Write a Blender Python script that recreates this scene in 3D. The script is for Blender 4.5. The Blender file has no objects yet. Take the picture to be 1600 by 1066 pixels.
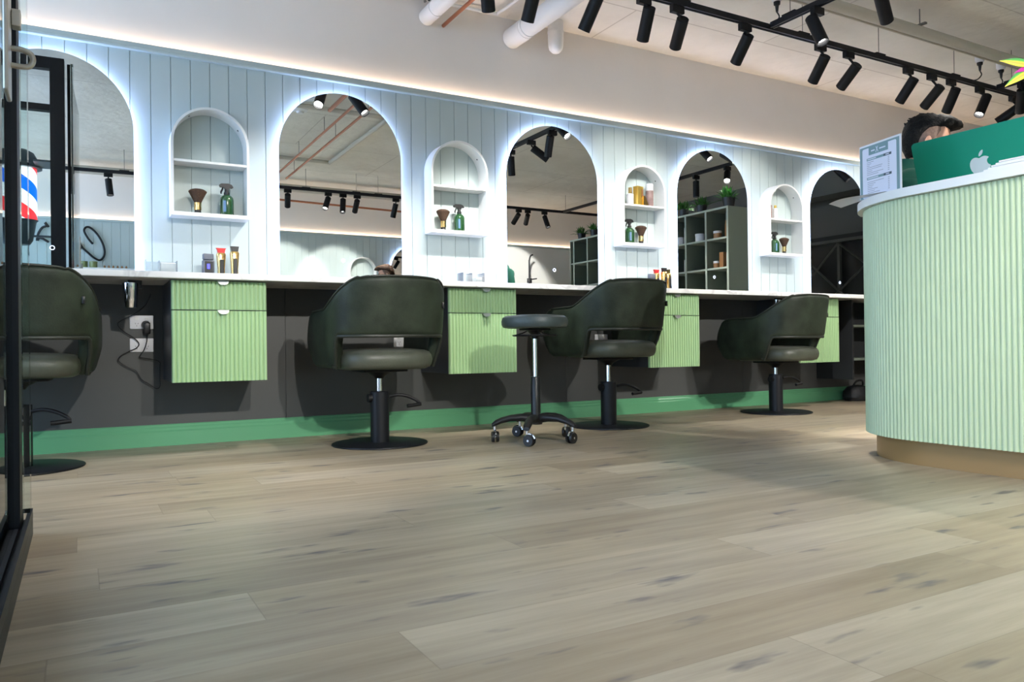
import bpy, bmesh, math, random
from math import sin, cos, pi, radians, sqrt
from mathutils import Vector, Matrix

SC = bpy.context.scene
COL = SC.collection
random.seed(7)

# ------------------------------------------------------------------ camera, world, exposure
cam_d = bpy.data.cameras.new('camera'); cam = bpy.data.objects.new('camera', cam_d); COL.objects.link(cam)
cam_d.sensor_fit = 'HORIZONTAL'; cam_d.sensor_width = 36.0; cam_d.lens = 1201.68 / 1600 * 36.0
cam_d.clip_start = 0.02; cam_d.clip_end = 100
YAW, PITCH, ROLL = radians(29.373), radians(0.332), radians(-0.698)
_r = Vector((cos(YAW), -sin(YAW), 0)); _f = Vector((sin(YAW), cos(YAW), 0)); _u = Vector((0, 0, 1))
_f2 = _f * cos(PITCH) + _u * sin(PITCH); _u2 = _u * cos(PITCH) - _f * sin(PITCH)
_r3 = _r * cos(ROLL) + _u2 * sin(ROLL); _u3 = _u2 * cos(ROLL) - _r * sin(ROLL)
_m = Matrix((_r3, _u3, -_f2)).transposed().to_4x4(); _m.translation = Vector((0, -4.56, 0.52))
cam.matrix_world = _m
SC.camera = cam

world = bpy.data.worlds.new('world'); SC.world = world; world.use_nodes = True
wb = world.node_tree.nodes['Background']
wb.inputs['Color'].default_value = (0.50, 0.70, 1.0, 1); wb.inputs['Strength'].default_value = 2.8

SC.view_settings.view_transform = 'Standard'; SC.view_settings.look = 'None'
SC.view_settings.gamma = 1.0; SC.view_settings.use_curve_mapping = False
SC.view_settings.exposure = 1.12
SC.cycles.max_bounces = 8; SC.cycles.diffuse_bounces = 4; SC.cycles.glossy_bounces = 5
SC.cycles.transmission_bounces = 6; SC.cycles.transparent_max_bounces = 8
SC.cycles.sample_clamp_indirect = 6.0; SC.cycles.caustics_reflective = False; SC.cycles.caustics_refractive = False
SC.cycles.use_denoising = True

SPOT_W = 66.0       # watts of one track head
HALO = 7.0          # emission of the mirror edge light
COVE = 7.0          # emission of the cove strip

# ------------------------------------------------------------------ materials
def _nt(name):
    m = bpy.data.materials.new(name); m.use_nodes = True
    nt = m.node_tree; return m, nt, nt.nodes['Principled BSDF']
def pm(name, col, rough=0.5, metal=0.0, spec=0.5, var=0.0, vscale=8.0, bump=0.0, bscale=60.0, trans=0.0, alpha=1.0, ior=1.45, stretch=None, coat=0.0):
    m, nt, p = _nt(name)
    p.inputs['Base Color'].default_value = (*col, 1); p.inputs['Roughness'].default_value = rough
    p.inputs['Metallic'].default_value = metal; p.inputs['Specular IOR Level'].default_value = spec
    p.inputs['Transmission Weight'].default_value = trans; p.inputs['IOR'].default_value = ior
    p.inputs['Alpha'].default_value = alpha; p.inputs['Coat Weight'].default_value = coat
    tc = nt.nodes.new('ShaderNodeTexCoord'); mp = nt.nodes.new('ShaderNodeMapping')
    nt.links.new(tc.outputs['Object'], mp.inputs['Vector'])
    if stretch: mp.inputs['Scale'].default_value = stretch
    if var > 0:
        n = nt.nodes.new('ShaderNodeTexNoise'); n.inputs['Scale'].default_value = vscale; n.inputs['Detail'].default_value = 5
        nt.links.new(mp.outputs['Vector'], n.inputs['Vector'])
        cr = nt.nodes.new('ShaderNodeValToRGB')
        cr.color_ramp.elements[0].position = 0.3; cr.color_ramp.elements[1].position = 0.72
        cr.color_ramp.elements[0].color = (*[max(0, c * (1 - var)) for c in col], 1)
        cr.color_ramp.elements[1].color = (*[min(1, c * (1 + var)) for c in col], 1)
        nt.links.new(n.outputs['Fac'], cr.inputs['Fac']); nt.links.new(cr.outputs['Color'], p.inputs['Base Color'])
    if bump > 0:
        n2 = nt.nodes.new('ShaderNodeTexNoise'); n2.inputs['Scale'].default_value = bscale; n2.inputs['Detail'].default_value = 4
        nt.links.new(mp.outputs['Vector'], n2.inputs['Vector'])
        b = nt.nodes.new('ShaderNodeBump'); b.inputs['Strength'].default_value = bump; b.inputs['Distance'].default_value = 0.01
        nt.links.new(n2.outputs['Fac'], b.inputs['Height']); nt.links.new(b.outputs['Normal'], p.inputs['Normal'])
    return m
def em(name, col, strength):
    m, nt, p = _nt(name)
    p.inputs['Base Color'].default_value = (*col, 1)
    p.inputs['Emission Color'].default_value = (*col, 1); p.inputs['Emission Strength'].default_value = strength
    return m

def floor_material():
    m, nt, p = _nt('oak_planks'); N = nt.nodes; Lk = nt.links
    tc = N.new('ShaderNodeTexCoord'); sx = N.new('ShaderNodeSeparateXYZ'); Lk.new(tc.outputs['Object'], sx.inputs[0])
    def mth(op, a, b=None):
        n = N.new('ShaderNodeMath'); n.operation = op
        for i, v in enumerate((a, b)):
            if v is None: continue
            if isinstance(v, (int, float)): n.inputs[i].default_value = v
            else: Lk.new(v, n.inputs[i])
        return n.outputs[0]
    def comb(x, y, z=0.0):
        n = N.new('ShaderNodeCombineXYZ')
        for i, v in enumerate((x, y, z)):
            if isinstance(v, (int, float)): n.inputs[i].default_value = v
            else: Lk.new(v, n.inputs[i])
        return n.outputs[0]
    yr = mth('DIVIDE', sx.outputs['Y'], 0.19); row = mth('FLOOR', yr); fy = mth('FRACT', yr)
    wn = N.new('ShaderNodeTexWhiteNoise'); wn.noise_dimensions = '1D'; Lk.new(row, wn.inputs['W'])
    xo = mth('ADD', mth('DIVIDE', sx.outputs['X'], 1.52), mth('MULTIPLY', wn.outputs['Value'], 7.3))
    pid = mth('FLOOR', xo); fx = mth('FRACT', xo)
    w2 = N.new('ShaderNodeTexWhiteNoise'); w2.noise_dimensions = '2D'; Lk.new(comb(row, pid), w2.inputs['Vector'])
    cr = N.new('ShaderNodeValToRGB'); Lk.new(w2.outputs['Value'], cr.inputs['Fac'])
    e = cr.color_ramp.elements
    e[0].position = 0.0; e[0].color = (0.335, 0.275, 0.195, 1); e[1].position = 1.0; e[1].color = (0.46, 0.405, 0.315, 1)
    k = e.new(0.4); k.color = (0.37, 0.31, 0.225, 1); k = e.new(0.7); k.color = (0.41, 0.35, 0.26, 1)
    off = mth('MULTIPLY', w2.outputs['Value'], 37.0)
    # grain
    g = N.new('ShaderNodeTexNoise'); g.inputs['Scale'].default_value = 1.0; g.inputs['Detail'].default_value = 7; g.inputs['Roughness'].default_value = 0.62
    Lk.new(comb(mth('MULTIPLY', sx.outputs['X'], 1.6), mth('ADD', mth('MULTIPLY', sx.outputs['Y'], 22.0), off), off), g.inputs['Vector'])
    gr = N.new('ShaderNodeValToRGB'); Lk.new(g.outputs['Fac'], gr.inputs['Fac'])
    gr.color_ramp.elements[0].position = 0.28; gr.color_ramp.elements[0].color = (0.66, 0.62, 0.58, 1)
    gr.color_ramp.elements[1].position = 0.66; gr.color_ramp.elements[1].color = (1.06, 1.06, 1.05, 1)
    mx = N.new('ShaderNodeMix'); mx.data_type = 'RGBA'; mx.blend_type = 'MULTIPLY'; mx.inputs['Factor'].default_value = 0.85
    Lk.new(cr.outputs['Color'], mx.inputs[6]); Lk.new(gr.outputs['Color'], mx.inputs[7])
    # broad pale cloud
    cl = N.new('ShaderNodeTexNoise'); cl.inputs['Scale'].default_value = 1.0; cl.inputs['Detail'].default_value = 3
    Lk.new(comb(mth('MULTIPLY', sx.outputs['X'], 1.1), mth('MULTIPLY', sx.outputs['Y'], 4.0), off), cl.inputs['Vector'])
    clr = N.new('ShaderNodeValToRGB'); Lk.new(cl.outputs['Fac'], clr.inputs['Fac'])
    clr.color_ramp.elements[0].position = 0.3; clr.color_ramp.elements[0].color = (0.88, 0.87, 0.88, 1)
    clr.color_ramp.elements[1].position = 0.7; clr.color_ramp.elements[1].color = (1.08, 1.07, 1.04, 1)
    mc = N.new('ShaderNodeMix'); mc.data_type = 'RGBA'; mc.blend_type = 'MULTIPLY'; mc.inputs['Factor'].default_value = 1.0
    Lk.new(mx.outputs[2], mc.inputs[6]); Lk.new(clr.outputs['Color'], mc.inputs[7])
    # dark knots and checks, blue grey
    kn = N.new('ShaderNodeTexNoise'); kn.inputs['Scale'].default_value = 1.0; kn.inputs['Detail'].default_value = 3; kn.inputs['Roughness'].default_value = 0.5
    Lk.new(comb(mth('MULTIPLY', sx.outputs['X'], 4.2), mth('ADD', mth('MULTIPLY', sx.outputs['Y'], 17.0), off), off), kn.inputs['Vector'])
    kr = N.new('ShaderNodeValToRGB'); Lk.new(kn.outputs['Fac'], kr.inputs['Fac'])
    kr.color_ramp.elements[0].position = 0.62; kr.color_ramp.elements[0].color = (0, 0, 0, 1)
    kr.color_ramp.elements[1].position = 0.74; kr.color_ramp.elements[1].color = (1, 1, 1, 1)
    mk = N.new('ShaderNodeMix'); mk.data_type = 'RGBA'; Lk.new(kr.outputs['Color'], mk.inputs[0])
    Lk.new(mc.outputs[2], mk.inputs[6]); mk.inputs[7].default_value = (0.105, 0.095, 0.105, 1)
    # plank seams
    ey = mth('MINIMUM', fy, mth('SUBTRACT', 1.0, fy)); ex = mth('MINIMUM', fx, mth('SUBTRACT', 1.0, fx))
    sm = mth('MAXIMUM', mth('LESS_THAN', ey, 0.005), mth('LESS_THAN', ex, 0.0009))
    ms = N.new('ShaderNodeMix'); ms.data_type = 'RGBA'; Lk.new(mth('MULTIPLY', sm, 0.35), ms.inputs[0])
    Lk.new(mk.outputs[2], ms.inputs[6]); ms.inputs[7].default_value = (0.15, 0.115, 0.08, 1)
    Lk.new(ms.outputs[2], p.inputs['Base Color'])
    p.inputs['Roughness'].default_value = 0.42; p.inputs['Specular IOR Level'].default_value = 0.4
    b = N.new('ShaderNodeBump'); b.inputs['Strength'].default_value = 0.08; b.inputs['Distance'].default_value = 0.004
    Lk.new(g.outputs['Fac'], b.inputs['Height']); Lk.new(b.outputs['Normal'], p.inputs['Normal'])
    return m
def concrete_material():
    m, nt, p = _nt('raw_concrete'); N = nt.nodes; Lk = nt.links
    tc = N.new('ShaderNodeTexCoord')
    n1 = N.new('ShaderNodeTexNoise'); n1.inputs['Scale'].default_value = 1.3; n1.inputs['Detail'].default_value = 8; n1.inputs['Roughness'].default_value = 0.6
    Lk.new(tc.outputs['Object'], n1.inputs['Vector'])
    cr = N.new('ShaderNodeValToRGB'); Lk.new(n1.outputs['Fac'], cr.inputs['Fac'])
    cr.color_ramp.elements[0].position = 0.3; cr.color_ramp.elements[0].color = (0.68, 0.64, 0.57, 1)
    cr.color_ramp.elements[1].position = 0.7; cr.color_ramp.elements[1].color = (0.86, 0.82, 0.75, 1)
    br = N.new('ShaderNodeTexBrick'); br.inputs['Scale'].default_value = 1.0; br.inputs['Brick Width'].default_value = 2.4; br.inputs['Row Height'].default_value = 1.2
    br.inputs['Mortar Size'].default_value = 0.006; br.inputs['Color1'].default_value = (1, 1, 1, 1); br.inputs['Color2'].default_value = (0.93, 0.93, 0.92, 1); br.inputs['Mortar'].default_value = (0.72, 0.7, 0.68, 1)
    mpb = N.new('ShaderNodeMapping'); mpb.inputs['Location'].default_value = (0.3, 0.47, 0); Lk.new(tc.outputs['Object'], mpb.inputs['Vector']); Lk.new(mpb.outputs['Vector'], br.inputs['Vector'])
    mx = N.new('ShaderNodeMix'); mx.data_type = 'RGBA'; mx.blend_type = 'MULTIPLY'; mx.inputs[0].default_value = 1.0
    Lk.new(cr.outputs['Color'], mx.inputs[6]); Lk.new(br.outputs['Color'], mx.inputs[7]); Lk.new(mx.outputs[2], p.inputs['Base Color'])
    p.inputs['Roughness'].default_value = 0.85
    n2 = N.new('ShaderNodeTexNoise'); n2.inputs['Scale'].default_value = 9; n2.inputs['Detail'].default_value = 7
    Lk.new(tc.outputs['Object'], n2.inputs['Vector'])
    b = N.new('ShaderNodeBump'); b.inputs['Strength'].default_value = 0.35; b.inputs['Distance'].default_value = 0.03
    Lk.new(n2.outputs['Fac'], b.inputs['Height']); Lk.new(b.outputs['Normal'], p.inputs['Normal'])
    return m
def marble_material():
    m, nt, p = _nt('white_marble'); N = nt.nodes; Lk = nt.links
    tc = N.new('ShaderNodeTexCoord'); n1 = N.new('ShaderNodeTexNoise'); n1.inputs['Scale'].default_value = 2.2; n1.inputs['Detail'].default_value = 9; n1.inputs['Distortion'].default_value = 1.6
    Lk.new(tc.outputs['Object'], n1.inputs['Vector'])
    cr = N.new('ShaderNodeValToRGB'); Lk.new(n1.outputs['Fac'], cr.inputs['Fac']); e = cr.color_ramp.elements
    e[0].position = 0.46; e[0].color = (0.80, 0.79, 0.78, 1); e[1].position = 0.54; e[1].color = (0.80, 0.79, 0.78, 1)
    k = e.new(0.5); k.color = (0.62, 0.61, 0.61, 1)
    Lk.new(cr.outputs['Color'], p.inputs['Base Color']); p.inputs['Roughness'].default_value = 0.25
    return m
def hair_material(name, c):
    return pm(name, c, rough=0.6, spec=0.2, var=0.6, vscale=90, bump=0.8, bscale=140)
def rainbow_material():
    m, nt, p = _nt('rainbow_foil'); N = nt.nodes; Lk = nt.links
    tc = N.new('ShaderNodeTexCoord'); sx = N.new('ShaderNodeSeparateXYZ'); Lk.new(tc.outputs['UV'], sx.inputs[0])
    cr = N.new('ShaderNodeValToRGB'); Lk.new(sx.outputs['Y'], cr.inputs['Fac']); cr.color_ramp.interpolation = 'EASE'
    cols = [(0.0, (0.0, 0.25, 0.03)), (0.3, (0.05, 0.4, 0.02)), (0.45, (0.9, 0.75, 0.02)), (0.62, (0.95, 0.35, 0.02)), (0.8, (0.9, 0.6, 0.05)), (1.0, (0.85, 0.8, 0.02))]
    e = cr.color_ramp.elements; e[0].position = 0; e[0].color = (*cols[0][1], 1); e[1].position = 1; e[1].color = (*cols[-1][1], 1)
    for pos, c in cols[1:-1]: k = e.new(pos); k.color = (*c, 1)
    Lk.new(cr.outputs['Color'], p.inputs['Base Color']); p.inputs['Roughness'].default_value = 0.35
    return m
def pole_material():
    m, nt, p = _nt('barber_stripes'); N = nt.nodes; Lk = nt.links
    tc = N.new('ShaderNodeTexCoord'); sx = N.new('ShaderNodeSeparateXYZ'); Lk.new(tc.outputs['Object'], sx.inputs[0])
    at = N.new('ShaderNodeMath'); at.operation = 'ARCTAN2'; Lk.new(sx.outputs['Y'], at.inputs[0]); Lk.new(sx.outputs['X'], at.inputs[1])
    a = N.new('ShaderNodeMath'); a.operation = 'MULTIPLY_ADD'; Lk.new(at.outputs[0], a.inputs[0]); a.inputs[1].default_value = -1 / (2 * pi)
    z = N.new('ShaderNodeMath'); z.operation = 'MULTIPLY'; Lk.new(sx.outputs['Z'], z.inputs[0]); z.inputs[1].default_value = 2.4
    Lk.new(z.outputs[0], a.inputs[2]); f = N.new('ShaderNodeMath'); f.operation = 'FRACT'; Lk.new(a.outputs[0], f.inputs[0])
    cr = N.new('ShaderNodeValToRGB'); cr.color_ramp.interpolation = 'CONSTANT'; Lk.new(f.outputs[0], cr.inputs['Fac'])
    e = cr.color_ramp.elements; e[0].position = 0; e[0].color = (0.85, 0.9, 1, 1); e[1].position = 0.25; e[1].color = (0.8, 0.03, 0.04, 1)
    k = e.new(0.5); k.color = (0.85, 0.9, 1, 1); k = e.new(0.75); k.color = (0.0, 0.12, 0.75, 1)
    Lk.new(cr.outputs['Color'], p.inputs['Base Color']); Lk.new(cr.outputs['Color'], p.inputs['Emission Color']); p.inputs['Emission Strength'].default_value = 0.9
    return m

def thin_glass():
    m = bpy.data.materials.new('clear_sheet_glass'); m.use_nodes = True; nt = m.node_tree; nt.nodes.clear()
    o = nt.nodes.new('ShaderNodeOutputMaterial'); t = nt.nodes.new('ShaderNodeBsdfTransparent'); g = nt.nodes.new('ShaderNodeBsdfGlossy'); x = nt.nodes.new('ShaderNodeMixShader'); f = nt.nodes.new('ShaderNodeFresnel')
    t.inputs['Color'].default_value = (0.93, 0.97, 0.96, 1); g.inputs['Roughness'].default_value = 0.0; f.inputs['IOR'].default_value = 1.3
    nt.links.new(f.outputs[0], x.inputs[0]); nt.links.new(t.outputs[0], x.inputs[1]); nt.links.new(g.outputs[0], x.inputs[2]); nt.links.new(x.outputs[0], o.inputs['Surface'])
    return m
M = {}
M['floor'] = floor_material(); M['concrete'] = concrete_material(); M['marble'] = marble_material()
M['boards'] = pm('pale_green_boards', (0.47, 0.545, 0.54), 0.45)
M['plaster'] = pm('warm_white_plaster', (0.84, 0.80, 0.765), 0.8, var=0.03, vscale=2, bump=0.05, bscale=30)
M['charcoal'] = pm('charcoal_board', (0.066, 0.068, 0.066), 0.5, var=0.05, vscale=3)
M['charcoal_side'] = pm('charcoal_laminate', (0.045, 0.05, 0.058), 0.4)
M['skirting'] = pm('green_gloss_paint', (0.12, 0.36, 0.185), 0.3)
M['flute'] = pm('sage_flute_paint', (0.35, 0.53, 0.275), 0.42)
M['flute_desk'] = pm('pale_sage_flute_paint', (0.50, 0.60, 0.395), 0.42)
M['white'] = pm('white_satin_paint', (0.80, 0.80, 0.79), 0.4)
M['mirror'] = pm('mirror_silver', (0.90, 0.92, 0.90), 0.0, 1.0)
M['black'] = pm('black_powder_coat', (0.006, 0.006, 0.007), 0.5, spec=0.3)
M['black_satin'] = pm('black_satin_metal', (0.008, 0.009, 0.012), 0.42, spec=0.35)
M['black_plastic'] = pm('black_plastic', (0.012, 0.012, 0.013), 0.38)
M['leather'] = pm('olive_leather', (0.024, 0.032, 0.021), 0.46, var=0.42, vscale=9, bump=0.12, bscale=120, spec=0.3)
M['leather_seat'] = pm('lit_olive_leather', (0.062, 0.068, 0.05), 0.42, var=0.25, vscale=9, bump=0.1, bscale=120)  # lighter copy of the shell leather: light on the seat is in the colour
M['leather_grey'] = pm('slate_green_leather', (0.05, 0.066, 0.066), 0.42, var=0.2, vscale=9, bump=0.1, bscale=120)
M['piping'] = pm('black_green_piping', (0.018, 0.022, 0.016), 0.5)
M['chrome'] = pm('chrome', (0.80, 0.80, 0.82), 0.12, 1.0)
M['steel'] = pm('brushed_steel', (0.55, 0.52, 0.47), 0.38, 1.0)
M['brushed'] = pm('satin_aluminium', (0.72, 0.72, 0.73), 0.3, 1.0)
M['bronze'] = pm('bronze_laminate', (0.34, 0.215, 0.095), 0.38, 0.3)
M['glass'] = thin_glass()
def acrylic():
    m = thin_glass(); m.name = 'clear_acrylic'; nt = m.node_tree; o = nt.nodes['Material Output']; src = o.inputs['Surface'].links[0].from_socket
    x = nt.nodes.new('ShaderNodeMixShader'); d = nt.nodes.new('ShaderNodeBsdfDiffuse'); d.inputs['Color'].default_value = (0.85, 0.87, 0.95, 1); x.inputs[0].default_value = 0.18
    nt.links.new(src, x.inputs[1]); nt.links.new(d.outputs[0], x.inputs[2]); nt.links.new(x.outputs[0], o.inputs['Surface']); return m
M['acrylic'] = None
M['acrylic'] = acrylic()
M['green_glass'] = pm('dark_green_glass', (0.012, 0.062, 0.018), 0.1, spec=0.8, coat=0.5)
M['highlight_blue'] = pm('blue_highlight_paint', (0.10, 0.19, 0.33), 0.3)  # colour of the painted highlight on the spray bottles
M['bristle'] = pm('brown_bristles', (0.055, 0.028, 0.015), 0.7, var=0.5, vscale=60, stretch=(6, 6, 0.6))
M['gold'] = pm('gold_metal', (0.80, 0.55, 0.22), 0.2, 1.0)
M['gold_card'] = pm('gold_foil_card', (0.75, 0.52, 0.12), 0.3, 0.8)
M['red'] = pm('red_plastic', (0.65, 0.02, 0.02), 0.4)
M['grey_plastic'] = pm('grey_plastic', (0.12, 0.13, 0.16), 0.4)
M['white_plastic'] = pm('white_plastic', (0.75, 0.75, 0.78), 0.35)
M['brown_can'] = pm('brown_rose_print', (0.28, 0.18, 0.17), 0.4, var=0.3, vscale=25)
M['copper'] = pm('copper_pipe', (0.42, 0.17, 0.10), 0.35, 0.8)
M['pvc'] = pm('white_pvc', (0.78, 0.77, 0.76), 0.4)
M['conduit'] = pm('painted_conduit', (0.52, 0.48, 0.41), 0.5)
M['wire'] = pm('grey_wire', (0.2, 0.19, 0.17), 0.5, 0.5)
M['lagging'] = pm('yellow_lagging', (0.30, 0.24, 0.07), 0.8)
M['lens'] = em('lamp_lens', (1.0, 0.98, 0.95), 14.0)
M['halo'] = em('cool_led_edge', (0.50, 0.62, 1.0), HALO)
M['cove'] = em('warm_led_tape', (1.0, 0.74, 0.55), COVE)
M['touch'] = em('touch_ring_led', (0.6, 0.7, 1.0), 1.4)
M['display_blue'] = em('blue_display', (0.05, 0.05, 1.0), 1.5)
M['cabinet_green'] = pm('grey_green_laminate', (0.17, 0.20, 0.16), 0.5)
M['cabinet_edge'] = pm('pale_green_edge', (0.42, 0.47, 0.40), 0.5)
M['amber'] = pm('amber_plastic', (0.30, 0.14, 0.05), 0.3)
M['leaf'] = pm('plant_leaf', (0.04, 0.16, 0.025), 0.5, var=0.4, vscale=20)
M['jar_green'] = pm('olive_jar', (0.20, 0.24, 0.10), 0.35)
M['skin'] = pm('skin', (0.56, 0.30, 0.20), 0.5, var=0.06, vscale=30)
M['shaved'] = pm('cropped_hair_skin', (0.20, 0.12, 0.085), 0.6, var=0.25, vscale=120)
M['hair'] = hair_material('black_hair', (0.008, 0.007, 0.006))
M['hair_brown'] = hair_material('brown_hair', (0.07, 0.035, 0.02))
M['shirt'] = pm('bottle_green_cloth', (0.004, 0.075, 0.05), 0.8, bump=0.1, bscale=200)
M['trousers'] = pm('black_cloth', (0.012, 0.012, 0.014), 0.85)
M['shoe'] = pm('black_shoe', (0.01, 0.01, 0.01), 0.4)
M['computer_green'] = pm('green_anodised', (0.0, 0.24, 0.145), 0.4, 0.2)
M['emblem'] = pm('silver_emblem', (0.62, 0.68, 0.68), 0.3, 0.2)
M['paper'] = pm('white_paper', (0.82, 0.81, 0.80), 0.7)
M['print_paper'] = pm('lilac_white_print', (0.74, 0.75, 0.86), 0.5)
M['print_teal'] = pm('teal_grey_print', (0.20, 0.31, 0.33), 0.5)
M['print_dark'] = pm('slate_print', (0.085, 0.11, 0.13), 0.5)
M['print_grey'] = pm('grey_print', (0.36, 0.37, 0.43), 0.5)
M['rainbow'] = rainbow_material(); M['magenta'] = pm('magenta_foil', (0.55, 0.02, 0.33), 0.35)
M['stripes'] = pole_material(); M['pole_metal'] = pm('blue_grey_enamel', (0.05, 0.075, 0.10), 0.35, 0.3)
M['rack'] = pm('dark_rack_frame', (0.10, 0.105, 0.10), 0.5)
M['dark_wall'] = pm('near_black_wall', (0.02, 0.022, 0.024), 0.6)
M['bag'] = pm('black_nylon', (0.012, 0.012, 0.013), 0.6, bump=0.3, bscale=60)

# ------------------------------------------------------------------ helpers
def tag(o, label=None, cat=None, group=None, kind=None):
    if label: o['label'] = label
    if cat: o['category'] = cat
    if group: o['group'] = group
    if kind: o['kind'] = kind
    return o
def empty(name, loc=(0, 0, 0), rz=0.0, label=None, cat=None, group=None, kind=None):
    o = bpy.data.objects.new(name, None); COL.objects.link(o)
    o.location = loc; o.rotation_euler = (0, 0, rz); o.empty_display_size = 0.1
    return tag(o, label, cat, group, kind)
class MB:
    def __init__(s): s.bm = bmesh.new()
    def _add(s, vs, fs):
        b = [s.bm.verts.new(v) for v in vs]; out = []
        for f in fs:
            try: out.append(s.bm.faces.new([b[i] for i in f]))
            except ValueError: pass
        return b, out
    def box(s, lo, hi, bev=0.0, seg=2):
        (x0, y0, z0), (x1, y1, z1) = lo, hi
        vs, fs = s._add([(x0, y0, z0), (x1, y0, z0), (x1, y1, z0), (x0, y1, z0), (x0, y0, z1), (x1, y0, z1), (x1, y1, z1), (x0, y1, z1)],
               [(0, 3, 2, 1), (4, 5, 6, 7), (0, 1, 5, 4), (1, 2, 6, 5), (2, 3, 7, 6), (3, 0, 4, 7)])
        if bev > 0:
            es = list({e for f in fs for e in f.edges})
            bmesh.ops.bevel(s.bm, geom=es, offset=bev, segments=seg, affect='EDGES', profile=0.5)
        return s
    def rings(s, rings, close_u=True, cap=True):
        n = len(rings[0]); vs = [v for r in rings for v in r]; fs = []
        for i in range(len(rings) - 1):
            for j in range(n if close_u else n - 1):
                a = i * n + j; b = i * n + (j + 1) % n
                fs.append((a, b, b + n, a + n))
        if cap: fs.append(tuple(range(n - 1, -1, -1))); fs.append(tuple(range((len(rings) - 1) * n, len(rings) * n)))
        s._add(vs, fs); return s
    def lathe(s, prof, c=(0, 0, 0), n=32, sx=1.0, sy=1.0, M4=None):
        rs = []
        for r, z in prof:
            r = max(r, 1e-4)
            ring = [Vector((c[0] + sx * r * cos(2 * pi * k / n), c[1] + sy * r * sin(2 * pi * k / n), c[2] + z)) for k in range(n)]
            if M4: ring = [M4 @ v for v in ring]
            rs.append(ring)
        return s.rings(rs)
    def cyl(s, a, b, r, n=24, r2=None):
        a = Vector(a); b = Vector(b); d = (b - a).normalized(); q = d.to_track_quat('Z', 'Y')
        r2 = r if r2 is None else r2
        R1 = [a + q @ Vector((r * cos(2 * pi * k / n), r * sin(2 * pi * k / n), 0)) for k in range(n)]
        R2 = [b + q @ Vector((r2 * cos(2 * pi * k / n), r2 * sin(2 * pi * k / n), 0)) for k in range(n)]
        return s.rings([R1, R2])
    def tube(s, pts, r, n=10, closed=False):
        P = [Vector(p) for p in pts]; rs = []; up = None
        for i, p in enumerate(P):
            if closed: t = (P[(i + 1) % len(P)] - P[i - 1]).normalized()
            else: t = (P[min(i + 1, len(P) - 1)] - P[max(i - 1, 0)]).normalized()
            if up is None: up = Vector((0, 0, 1)) if abs(t.z) < 0.9 else Vector((1, 0, 0))
            sd = t.cross(up).normalized(); up = sd.cross(t).normalized()
            rr = r[i] if isinstance(r, (list, tuple)) else r
            rs.append([p + rr * (cos(2 * pi * k / n) * sd + sin(2 * pi * k / n) * up) for k in range(n)])
        if closed: rs.append(rs[0])
        return s.rings(rs, cap=not closed)
    def poly(s, pts2, z0, z1, f=None):
        f = f or (lambda x, y, z: (x, y, z)); n = len(pts2)
        s._add([f(x, y, z0) for x, y in pts2] + [f(x, y, z1) for x, y in pts2],
               [tuple(range(n - 1, -1, -1)), tuple(range(n, 2 * n))] + [(i, (i + 1) % n, (i + 1) % n + n, i + n) for i in range(n)])
        return s
    def build(s, name, mat, parent=None, loc=None, smooth=35, rz=None, fix=True):
        if fix: bmesh.ops.recalc_face_normals(s.bm, faces=s.bm.faces[:])
        me = bpy.data.meshes.new(name); s.bm.to_mesh(me); s.bm.free()
        if smooth:
            for p in me.polygons: p.use_smooth = True
            me.set_sharp_from_angle(angle=radians(smooth))
        me.materials.append(mat)
        o = bpy.data.objects.new(name, me); COL.objects.link(o)
        if parent: o.parent = parent
        if loc: o.location = loc
        if rz is not None: o.rotation_euler = (0, 0, rz)
        return o
def copy_tree(o, parent=None):
    c = o.copy(); COL.objects.link(c)
    if parent: c.parent = parent
    for ch in [x for x in COL.objects if x.parent == o]:
        copy_tree(ch, c)
    return c
def smooth_path(pts, n=8, closed=False):
    P = [Vector(p) for p in pts]; out = []; m = len(P)
    rng = range(m) if closed else range(m - 1)
    for i in rng:
        p0 = P[(i - 1) % m] if closed or i > 0 else P[0]; p1 = P[i]; p2 = P[(i + 1) % m]
        p3 = P[(i + 2) % m] if closed or i + 2 < m else P[-1]
        for k in range(n):
            t = k / n
            out.append(0.5 * ((2 * p1) + (p2 - p0) * t + (2 * p0 - 5 * p1 + 4 * p2 - p3) * t * t + (3 * p1 - p0 - 3 * p2 + p3) * t ** 3))
    if not closed: out.append(P[-1])
    return out
def sstep(a, b, x):
    t = min(1, max(0, (x - a) / (b - a))); return t * t * (3 - 2 * t)

# ------------------------------------------------------------------ the room
ZT = 2.775; ZP = 2.166; YO = -6.45; XR = 9.2; XL = -3.2
S = dict(kind='structure')
tag(MB().box((XL, YO - 0.1, -0.06), (XR, 0.08, 0.0)).build('floor', M['floor'], smooth=0), 'pale oak plank floor with dark knots', **S)
tag(MB().box((XL, YO - 0.1, ZT), (XR, 0.3, ZT + 0.1)).build('ceiling', M['concrete'], smooth=0), 'raw beige concrete ceiling', **S)
def board_wall(name, y, x0, x1, z0, z1, face, label):
    """tongue and groove boards: flat 100 mm faces with V grooves, as one profile pulled up the wall"""
    pr = [(x0, y)]; g = 0.447 + math.ceil((x0 + 0.01 - 0.447) / 0.1002) * 0.1002
    while g < x1 - 0.01:
        pr += [(g - 0.0025, y), (g - 0.0012, y - face * 0.005), (g + 0.0012, y - face * 0.005), (g + 0.0025, y)]; g += 0.1002
    pr += [(x1, y), (x1, y - face * 0.05), (x0, y - face * 0.05)]
    return tag(MB().poly(pr, z0, z1).build(name, M['boards'], smooth=0), label, **S)
board_wall('wall_back', 0.0, XL, XR, 0.87, ZP - 0.045, -1, 'pale green vertical board panelling behind the mirrors')
lw = MB()
jx = [XL, -0.45, 1.05, 3.004, 4.73, 6.6, XR]
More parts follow.
